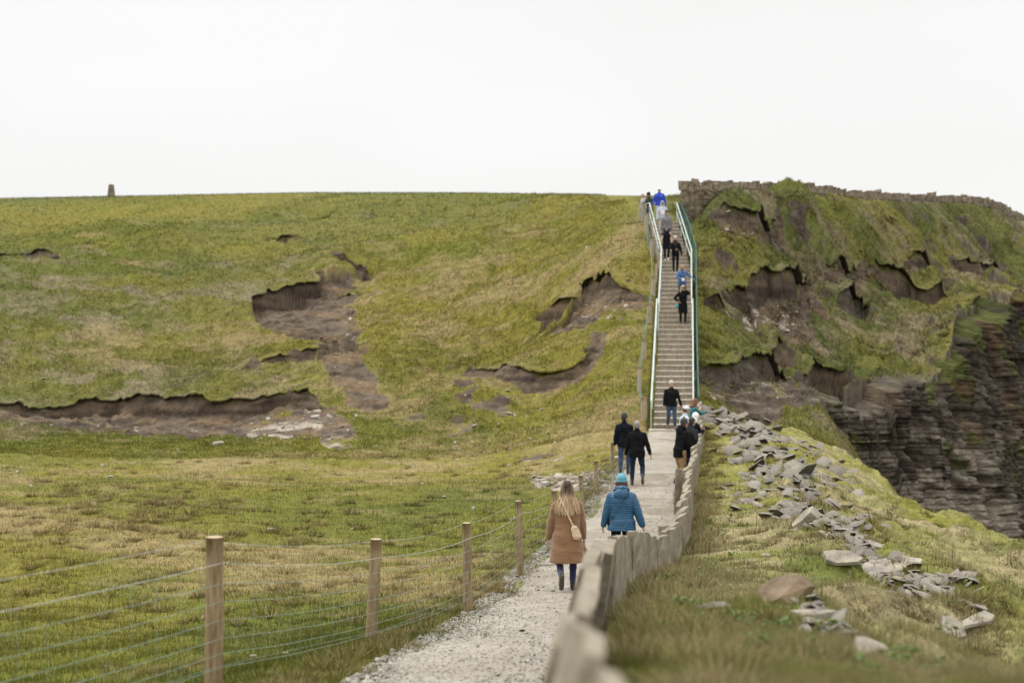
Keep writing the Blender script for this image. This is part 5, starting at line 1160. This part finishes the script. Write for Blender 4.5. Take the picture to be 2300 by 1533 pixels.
    if hat != 'bald':
        bm = bmesh.new(); ellip(bm, hp(0, -.020, .046), (.083, .098, .092), HR); 
        if hairlen == 0: ellip(bm, hp(0, -.040, -.005), (.074, .072, .080), HR)
        if hairlen > 0:
            Lh = hairlen; zs = [.06, 0, -.07, -.14, -.14 - Lh * .5, -.14 - Lh]; ws = [.082, .090, .095, .105, .118, .100]; ds = [.075, .068, .055, .045, .036, .020]; yo_ = [-.035, -.050, -.062, -.075, -.090, -.100]
            if hat: ws = [.078, .082, .084, .086, .08, .06]
            rr_ = [(HC + HR @ Vx((0, yo_[j], zs[j])) if zs[j] > -.1 else U(0, -.075 - .045 * min(1, (-zs[j] - .1) * 4), 1.64 + zs[j]), ws[j], ds[j], ux, uy) for j in range(6)]
            ring_loft(bm, rr_, 20)
            for s_ in (-1, 1): limb(bm, [hp(s_ * .070, .015, .05), hp(s_ * .085, .0, -.05), U(s_ * .105, .02, 1.44), U(s_ * .115, .045, 1.47 - Lh * .8)], [.026, .026, .032, .016], 10)
        # clear the face
        def cut(co_, nr_):
            l_ = (co_ - np.array(HC)) @ Hi.T; u_ = fbm(co_[:, 0] * 6 + co_[:, 1] * 4, co_[:, 2] * .5, .06, 3, 8) - .5
            co_ = co_ + nr_ * (u_ * (.016 if hairlen else .006))[:, None]; m_ = (l_[:, 1] > .035) & (np.abs(l_[:, 0]) < .066) & (l_[:, 2] < .062 + (.02 if balding else 0)); co_[m_] -= (np.array(HR @ Vx((0, 1, 0))) * 1.0)[None] * np.minimum(.06, (l_[m_, 1] - .03))[:, None]; return co_
        me, co = remeshed(bm, min(vox, .008), 2, fn=cut); cc_ = np.ones((len(co), 4), dtype=np.float32); cc_[:, :3] = hc
        if hairtip is not None:
            l_ = (co - np.array(HC)) @ Hi.T; st_ = fbm(co[:, 0] * 5 + co[:, 1] * 3, co[:, 2] * .35, .06, 2, 12); f_ = sst(.02, -.20, l_[:, 2] + (st_ - .5) * .28 + .05) if False else np.clip(((-.01 - (l_[:, 2] + (st_ - .5) * .30)) / .16), 0, 1)
            side_ = np.clip((np.abs(l_[:, 0]) - .045) / .05, 0, 1) * .6; f_ = np.maximum(f_, side_); cc_[:, :3] = hc * (1 - f_)[:, None] + np.array(hairtip) * f_[:, None]; cc_[:, :3] *= (.65 + .7 * st_)[:, None]
        a_ = me.color_attributes.new('Col', 'FLOAT_COLOR', 'POINT'); a_.data.foreach_set('color', cc_.ravel()); hr = link('hair', me, M_hair, root)
        if hairlen > .12:      # loose locks over the shoulders and back
            lb = bmesh.new(); rl_ = random.Random(4)
            for q in range(150):
                a = rl_.uniform(-1, 1); x0 = a * .085; pts = [hp(x0 * 1.05, -.075 + .055 * a * a, .02), U(a * .130 + rl_.uniform(-.01, .01), -.118 + .045 * a * a, 1.50)]; e_ = rl_.uniform(-.05, .045); wv = rl_.uniform(-.018, .018)
                pts += [U(a * .175 + wv, -.160 + .045 * a * a, 1.50 - (hairlen + e_) * .5), U(a * .178 + wv * 2, -.166 + .04 * a * a, 1.50 - (hairlen + e_) * (.95 - .15 * a * a))]
                tube(lb, pts, [.005, .010, .009, .002], seg=5)
            mh = bpy.data.meshes.new('locks'); lb.to_mesh(mh); lb.free(); n_v = len(mh.vertices); c4 = np.empty(n_v * 3, dtype=np.float32); mh.vertices.foreach_get('co', c4); c4 = c4.reshape(-1, 3)
            q_ = np.repeat(np.array([rl_.random() for _ in range(150)]), 20); f_ = np.clip((1.58 - c4[:, 2] + (q_ - .5) * .12) / .12, 0, 1); cz_ = np.ones((n_v, 4), dtype=np.float32)
            ht_ = np.array(hairtip if hairtip is not None else hair); cz_[:, :3] = (hc * (1 - f_)[:, None] + ht_ * f_[:, None]) * (.55 + .85 * q_)[:, None]; a_ = mh.color_attributes.new('Col', 'FLOAT_COLOR', 'POINT'); a_.data.foreach_set('color', cz_.ravel())
            mh.polygons.foreach_set('use_smooth', np.ones(len(mh.polygons), dtype=bool)); link('locks', mh, M_hair, hr)
    if hat and hat[0] == 'beanie':
        bm = bmesh.new(); ellip(bm, hp(0, -.018, .060), (.098, .112, .108), HR, 20); ring_loft(bm, [(hp(0, -.016, z), .0985, .112, HR @ Vx((1, 0, 0)), HR @ Vx((0, 1, 0))) for z in (.006, .012, .048, .054)], 24)
        def hc_(co_, nr_):
            l_ = (co_ - np.array(HC)) @ Hi.T; m_ = l_[:, 2] < .004; co_[m_] += np.array(HR @ Vx((0, 0, 1)))[None] * (.006 - l_[m_, 2])[:, None]; band = np.exp(-((l_[:, 2] - .056) / .004) ** 2); rib = np.sin(np.arctan2(l_[:, 0], l_[:, 1]) * 46) * .0009
            return co_ + nr_ * (rib - band * .004)[:, None]
        me, co = remeshed(bm, .0065, 1, fn=hc_); me.name = 'beanie'; link('beanie', me, FAB[hat[1]], root)
        if len(hat) > 2: bm = bmesh.new(); ellip(bm, hp(0, -.02, .162), (.035, .035, .030), HR); link('bobble', remeshed(bm, .007, 1)[0], FAB[hat[1]], root)
    if hat and hat[0] == 'cap':
        bm = bmesh.new(); ellip(bm, hp(0, -.014, .050), (.088, .103, .088), HR, 20)
        def hc_(co_, nr_):
            l_ = (co_ - np.array(HC)) @ Hi.T; m_ = l_[:, 2] < .030; co_[m_] += np.array(HR @ Vx((0, 0, 1)))[None] * (.031 - l_[m_, 2])[:, None]; return co_
        me, co = remeshed(bm, .0075, 2, fn=hc_); me.name = 'cap'; ch = link('cap', me, FAB[hat[1]], root); bm = bmesh.new(); rg = []
        for t in range(7): u_ = t / 6; rg.append((hp(0, .075 + .085 * u_, .040 - .022 * u_ * u_), .072 * math.sqrt(max(.06, 1 - u_ * u_ * .92)), .0045, HR @ Vx((1, 0, 0)), HR @ Vx((0, 0, 1))))
        ring_loft(bm, rg, 16); bm_obj('peak', bm, FAB[hat[1]], ch, smooth=True)
    if hat and hat[0] == 'hood':
        bm = bmesh.new(); ellip(bm, hp(0, -.030, .040), (.104, .112, .118), HR, 20); limb(bm, [U(0, -.035, 1.47), hp(0, -.045, -.04)], [.10, .095], 16)
        def hc_(co_, nr_):
            l_ = (co_ - np.array(HC)) @ Hi.T; m_ = (l_[:, 1] > .045) & (np.abs(l_[:, 0]) < .068) & (l_[:, 2] < .090) & (l_[:, 2] > -.11); co_[m_] -= np.array(HR @ Vx((0, 1, 0)))[None] * np.minimum(.075, l_[m_, 1] - .035)[:, None]; return co_
        me, co = remeshed(bm, .008, 2, fn=hc_, noise=.003); me.name = 'hood'; link('hood', me, FAB[hat[1]], root)
    W = lambda v: Vector(loc) + Matrix.Rotation(R(face), 3, 'Z') @ (Vector(v) * k)
    return dict(root=root, U=U, hp=hp, arms=arms, W=W, jacket=jk, k=k, ux=ux, uy=uy, uz=uz, HR=HR)

def side_bag(name, label, cat, W, path, strapr, bagc, size, mat, tilt=0, rz=0, zip_=True):
    """worn bag: pouch body > flap, strap"""
    b = empty(name, W(bagc)); tag(b, label, cat); bl = Vector(b.location); bm = bmesh.new(); sx, sy, sz = size
    rot = Matrix.Rotation(rz, 3, 'Z') @ Matrix.Rotation(tilt, 3, 'Y'); rg = []
    for t in range(9): u_ = -1 + 2 * t / 8; w_ = (1 - .22 * (u_ + 1) / 2) * math.sqrt(max(.08, 1 - abs(u_) ** 5)); rg.append((rot @ Vector((0, 0, sz * u_)), sx * w_, sy * (math.sqrt(max(.1, 1 - u_ ** 4))) * (1.1 - .3 * u_), rot @ Vector((1, 0, 0)), rot @ Vector((0, 1, 0))))
    ring_loft(bm, rg, 20); me, _ = remeshed(bm, .007, 2, noise=.004, nsc=.06); link('pouch', me, mat, b)
    bm = bmesh.new(); pts = [W(p) - bl for p in path]
    for s_ in (-.5, .5):
        pass
    n = len(pts); vs = []
    for i, p_ in enumerate(pts):
        d = (pts[min(i + 1, n - 1)] - pts[max(i - 1, 0)]).normalized(); nn = (p_ + bl - W((0, 0, (path[i][2])))); nn.z = 0; nn = nn.normalized(); sdv = d.cross(nn).normalized() * strapr
        vs.append([bm.verts.new(p_ + sdv + nn * .004), bm.verts.new(p_ - sdv + nn * .004), bm.verts.new(p_ - sdv - nn * .003), bm.verts.new(p_ + sdv - nn * .003)])
    for i in range(n - 1):
        for q in range(4): bm.faces.new((vs[i][q], vs[i][(q + 1) % 4], vs[i + 1][(q + 1) % 4], vs[i + 1][q]))
    bm.faces.new(vs[0]); bm.faces.new(vs[-1][::-1])
    bm_obj('strap', bm, mat, b)
    if zip_:
        bm = bmesh.new(); tube(bm, [rot @ Vector((-sx * .8, -sy * 1.0, sz * .45)), rot @ Vector((0, -sy * 1.18, sz * .50)), rot @ Vector((sx * .8, -sy * 1.0, sz * .45))], .004, seg=5); bm_obj('zip', bm, FAB['steel'], b)
        bm = bmesh.new(); q0 = pts[-1]; tube(bm, [q0 + Vector((math.cos(t) * .018, 0, math.sin(t) * .022)) for t in [6.283 * q / 10 for q in range(11)]], .004, seg=5, close=False); bm_obj('buckle', bm, FAB['steel'], b)
    return b

# 1 the two women walking away in the foreground
gy_ = 21.4; c1 = person('woman in a long camel coat with long blonde hair walking away on the path', (.83, gy_, zpa(.8, gy_)), 0, 1.67, top='camel', bottom='navy', hair=(.050, .029, .018), hairlen=.25, hairtip=(.47, .33, .19), female=True, coat=.50, flare=.55, loose=.86, vox=.009, build=1.16,
    pose=dict(lf=(-.10, -.36, .10, 66, 4), rf=(.09, .12, 0, 0), lh=(-.30, .06, .80, (-1, -.5, 0)), rh=(.27, .10, .82, (1, -.5, 0)), drop=.03, lean=2), shoe='shoe', lowsole=True, collar=True)
# coat tail blown out to the right
bm = bmesh.new(); rg = []
for t in range(8): u_ = t / 7; rg.append((Vector((.14 + .17 * u_, .05 - .02 * u_, .92 - .36 * u_)), .020 + .055 * math.sin(u_ * 1.9), .018, Vector((.5, .2, -.15)).normalized(), Vector((-.2, 1, 0)).normalized()))
ring_loft(bm, rg, 14); me, _ = remeshed(bm, .009, 2, noise=.004); link('coat_tail', me, FAB['camel'], c1['jacket'])
side_bag('shoulder_bag', 'cream leather crossbody bag hanging over the back of the camel coat', 'bag', c1['W'], [(-.13, .03, 1.50), (-.115, -.10, 1.48), (-.06, -.158, 1.38), (.0, -.166, 1.24), (.05, -.158, 1.13), (.085, -.152, 1.06)], .012, (.125, -.175, .95), (.068, .035, .115), FAB['cream'], tilt=R(-20))
c2 = person('woman in a blue quilted jacket and light teal beanie walking away on the path', (1.82, 23.6, zpa(1.8, 23.6)), -3, 1.64, top='teal_puffer', bottom='black', hair=(.10, .035, .02), hairlen=.05, hat=('beanie', 'tealhat'), female=True, coat=.80, flare=.2, build=1.18, puff=True, vox=.009, hood='down',
    pose=dict(lf=(-.11, .16, 0, 0), rf=(.10, -.18, .02, 20), lh=(-.33, .10, .80), rh=(.37, -.02, .84), drop=.03, lean=2, curl=.9))
bm = bmesh.new(); ring_loft(bm, [(c2['U'](0, -.004, z), .078, .078, c2['ux'], c2['uy']) for z in (1.51, 1.53, 1.56)], 18); bm_obj('scarf', bm, FAB['purple'], c2['root'], smooth=True)
b = empty('shoulder_bag', c2['W']((-.2, -.12, .98))); tag(b, 'black strap of a crossbody bag over the blue quilted jacket', 'bag'); bl = Vector(b.location); bm = bmesh.new()
pts = [c2['W'](p) - bl for p in [(.135, -.055, 1.49), (.10, -.150, 1.42), (.02, -.185, 1.30), (-.08, -.178, 1.17), (-.16, -.150, 1.06), (-.21, -.09, .98)]]; vs = []
for p_ in pts: vs.append([bm.verts.new(p_ + Vector(q)) for q in ((.012, 0, .016), (-.012, 0, -.016), (-.012, .012, -.016), (.012, .012, .016))])
for i in range(len(vs) - 1):
    for q in range(4): bm.faces.new((vs[i][q], vs[i][(q + 1) % 4], vs[i + 1][(q + 1) % 4], vs[i + 1][q]))
bm_obj('strap', bm, FAB['black'], b)
bm = bmesh.new(); ellip(bm, c2['W']((-.225, -.03, .90)) - bl, (.035, .06, .07)); link('pouch', remeshed(bm, .008, 2)[0], FAB['black'], b)
# 2 the pair further on
person('grey haired man in a black fleece and dark jeans walking away on the path', (3.40, 38.7, zpa(3.4, 38.7)), -4, 1.77, top='black', bottom='djeans', hair=(.33, .30, .27), pose=dict(lf=(-.13, .10, 0, 0), rf=(.15, -.28, .07, 50), lh=(-.30, .08, .80), rh=(.36, .0, .83), nod=-14, lean=4, drop=.02), build=1.12, coat=.78)
person('man in a charcoal beanie and black jacket half hidden behind the grey haired man', (3.25, 41.2, zpa(3.2, 41.2)), -8, 1.76, top='blackblue', bottom='jeans', hair=(.07, .045, .03), hat=('beanie', 'darkknit'), pose=dict(lf=(-.1, -.10, 0, 0), rf=(.1, .14, 0, 0), turn=-35, lh=(-.28, -.02, .80)), build=1.05, coat=.80)
# 3 the man coming down
person('white haired man in a black jacket and blue jeans stepping off the stairs', (5.73, 51.15, -3.14), 184, 1.73, top='black', bottom='jeans', shoe='brownshoe', hair=(.72, .70, .67), pose=dict(lf=(-.12, .22, 0, -12), rf=(.11, -.16, .03, 15), lh=(-.36, .06, .83), rh=(.28, .06, .84), lean=-1), build=1.10, coat=.84, balding=True)
# 4 the group leaning on the wall
person('man in a grey beanie, black hoodie and tan trousers looking over the wall', (4.60, 39.0, zpa(4.6, 39)), -62, 1.80, top='black', bottom='tanp', hair=(.08, .05, .03), hat=('beanie', 'darkknit', 1), hood='down', pose=dict(lh=(-.14, .34, 1.02), rh=(.16, .34, 1.0), lean=12, nod=-10, lf=(-.1, .0, 0, 0), rf=(.1, -.05, 0, 0)), build=1.05, coat=.74, loose=1.25, shoesole='whiteshoe')
person('brown haired man in a charcoal jacket and dark jeans leaning on the wall', (4.86, 39.4, zpa(4.9, 39.4)), -48, 1.82, top='charcoal', bottom='djeans', hair=(.055, .028, .016), pose=dict(lh=(-.12, .38, 1.02), rh=(.22, -.02, .92, (.9, -.6, 0)), lean=16, nod=-12, lf=(-.1, .05, 0, 0), rf=(.1, -.12, 0, 0)), build=1.08, coat=.84)
person('person in a white cap standing behind the grey beanie at the wall', (5.22, 43.4, zpa(5.2, 43.4)), -70, 1.80, top='lgrey', bottom='jeans', hair=(.12, .07, .04), hat=('cap', 'white'), pose=dict(lean=8, nod=-8, lh=(-.15, .35, 1.05), rh=(.2, .3, 1.0)), coat=.84)
c10 = person('person in a white hood leaning over the wall with a camera', (5.27, 42.2, zpa(5.3, 42.2)), -58, 1.72, top='blackblue', bottom='black', hair=(.5, .48, .45), hat=('hood', 'white'), pose=dict(lean=20, nod=-6, lh=(-.06, .46, 1.20), rh=(.08, .48, 1.18)), coat=.76)
cp_ = c10['W']((.0, .60, 1.20)); cmr = empty('camera_held', cp_, R(-58)); tag(cmr, 'small black camera held out over the flagstone wall', 'camera')
bm = bmesh.new(); v, f = box_vf(.065, .03, .085); vs = [bm.verts.new(a) for a in v]; [bm.faces.new([vs[i] for i in q]) for q in f]; v, f = box_vf(.022, .022, .025); vs = [bm.verts.new((a[0], a[1], a[2] + .083)) for a in v]; [bm.faces.new([vs[i] for i in q]) for q in f]; bmesh.ops.bevel(bm, geom=bm.edges[:], offset=.005, segments=2); bm_obj('camera_body', bm, FAB['camera'], cmr)
bm = bmesh.new(); tube(bm, [(0, .02, .04), (0, .10, .04), (0, .102, .04), (0, .16, .04)], [.036, .036, .042, .042], seg=16); bm_obj('lens', bm, FAB['camera'], cmr)
person('woman with auburn ponytail in a teal jacket pointing out over the wall', (5.86, 46.6, zpa(5.9, 46.6)), -72, 1.66, top='teal', bottom='black', hair=(.20, .075, .03), hairlen=.06, female=True, pose=dict(lean=12, lh=(-.12, .52, 1.24, (-.2, 0, -1)), rh=(.05, .56, 1.27, (.2, 0, -1)), turn=0, curl=.3), coat=.80)
# 5 on the stairs
def sp(px, d): return (float((px - CX) / FPX * d), d, stepz(d))
c11 = person('blonde woman in a long black coat standing on the stairs taking a photo', sp(1534, 60.75), 176, 1.68, top='black', bottom='black', hair=(.50, .34, .18), hairlen=.10, hairtip=(.52, .36, .2), female=True, coat=.52, flare=.15, loose=.9, pose=dict(lh=(-.08, .34, 1.50, (-1, .1, -.5)), rh=(.22, .14, 1.02, (1, -.4, -.2)), lean=-2), vox=.012)
pc_ = c11['W']((-.05, .42, 1.56)); ph = empty('phone', pc_, R(176)); tag(ph, 'dark phone held up by the blonde woman in black', 'phone'); bm = bmesh.new(); v, f = box_vf(.075, .005, .075); vs = [bm.verts.new(a) for a in v]; [bm.faces.new([vs[i] for i in q]) for q in f]; bmesh.ops.bevel(bm, geom=bm.edges[:], offset=.003, segments=2); bm_obj('case', bm, FAB['camera'], ph)
side_bag('handbag', 'small turquoise bag at the hip of the woman in the long black coat', 'bag', c11['W'], [(.26, .13, 1.02), (.27, .13, .97), (.275, .13, .92)], .012, (.28, .12, .84), (.085, .04, .07), cloth('turquoise_leather', (.06, .30, .36), rough=.5), zip_=False)
c12 = person('long haired blonde woman in a denim jacket gripping the right handrail', sp(1532, 63.1), 180, 1.66, top='denim', bottom='jeans', hair=(.42, .25, .14), hairlen=.24, hairtip=(.60, .42, .26), female=True, coat=.84, open_front='khaki', pose=dict(lh=(-.52, .12, 1.03, (-.6, -.6, -.4)), rh=(.06, .26, 1.02, (1, 0, -.3)), lf=(-.10, .14, 0, 0), rf=(.1, -.1, .1, 0)), vox=.012)
bm = bmesh.new(); v, f = box_vf(.06, .04, .13); vs = [bm.verts.new(a) for a in v]; [bm.faces.new([vs[i] for i in q]) for q in f]; bmesh.ops.bevel(bm, geom=bm.edges[:], offset=.012, segments=2); o = bm_obj('paper_bag', bm, FAB['bright']); o.location = c12['W']((-.01, .33, .96)); tag(o, 'small white packet in the hand of the woman in denim', 'packet')
c13 = person('person in a white cap and black jumper walking down the stairs', sp(1517, 66.3), 180, 1.70, top='black', bottom='blackblue', hair=(.05, .03, .02), hat=('cap', 'white'), pose=dict(nod=-22, lh=(-.30, .10, .84), rh=(.04, .24, 1.10, (1, 0, -.2)), lf=(-.1, -.12, .0, 0), rf=(.1, .18, -.02, 0)), loose=.92, coat=.88, open_front='khaki', vox=.012)
c14 = person('dark haired woman in a black waistcoat with beige sleeves coming down the stairs', sp(1497, 67.9), 180, 1.66, top='blackblue', bottom='black', shoe='whiteshoe', shoesole='whiteshoe', hair=(.03, .018, .012), hairlen=.20, female=True, sleeve='beige', coat=.62, loose=.9, pose=dict(lh=(-.28, .02, .80), rh=(.30, .04, .85), rf=(.1, .20, -.04, -10), lf=(-.1, -.16, .04, 20)), vox=.012)
c15 = person('man in a grey zip jacket and black cap coming down the stairs', sp(1497, 69.7), 180, 1.76, top='grey', bottom='jeans', hair=(.03, .02, .02), hat=('cap', 'black'), pose=dict(nod=-15), coat=.86, build=1.1, hood='down', vox=.012)
bm = bmesh.new(); tube(bm, [c15['U'](0, .145, .90), c15['U'](.0, .148, 1.1), c15['U'](.002, .150, 1.30), c15['U'](0, .10, 1.44)], .006, seg=5); bm_obj('zip', bm, FAB['black'], c15['jacket'])
c16 = person('person in a light grey hooded top with a white print coming down the stairs', sp(1488, 71.2), 180, 1.74, top='lgrey', bottom='lpants', hair=(.03, .02, .02), hat=('hood', 'lgrey'), pose=dict(nod=-10, rh=(.25, .12, .86)), coat=.86, skin=.45, build=1.05, vox=.012)
bm = bmesh.new(); ring_loft(bm, [(c16['U'](.0, y_, 1.20), a, a * 1.05, c16['ux'], c16['uz']) for y_, a in ((.10, .115), (.160, .115), (.163, .10))], 16); bm_obj('print', bm, FAB['bright'], c16['jacket'])
c17 = person('person in a bright blue jumper and white cap at the top of the stairs', sp(1481, 72.9), 180, 1.78, top='blue', bottom='lpants', hair=(.03, .02, .02), hat=('cap', 'white'), pose=dict(lf=(-.1, -.1, 0, 0), rf=(.12, .16, -.03, -10), rh=(.33, .05, .85), lh=(-.33, .05, .85)), coat=.86, build=1.12, vox=.012)
bm = bmesh.new(); ring_loft(bm, [(c17['U'](-.06, y_, 1.33), a, a, c17['ux'], c17['uz']) for y_, a in ((.10, .030), (.146, .030), (.149, .022))], 12); bm_obj('emblem', bm, FAB['bright'], c17['jacket'])
zz1 = zt(PT(1458, 0, 74.0).x, 74.0); person('long haired woman in a black beanie and dark green coat leaning on the rail end', (PT(1460, 0, 73.9).x, 73.9, 6.05), 150, 1.68, top='dgreen', bottom='black', hair=(.30, .19, .11), hairlen=.12, hat=('beanie', 'black'), female=True, coat=.70, pose=dict(lean=14, lh=(-.22, .42, 1.00), rh=(.10, .44, 1.02), turn=-45, lf=(-.1, -.08, 0, 0)), build=1.08, vox=.012)
person('person in a pale pink coat behind the woman leaning on the rail', (PT(1447, 0, 75.2).x, 75.2, zt(PT(1447, 0, 75.2).x, 75.2) - .02), 120, 1.5, top='pale', bottom='lpants', hair=(.45, .30, .18), hairlen=.08, female=True, coat=.66, pose=dict(lean=10, nod=-15), vox=.012)
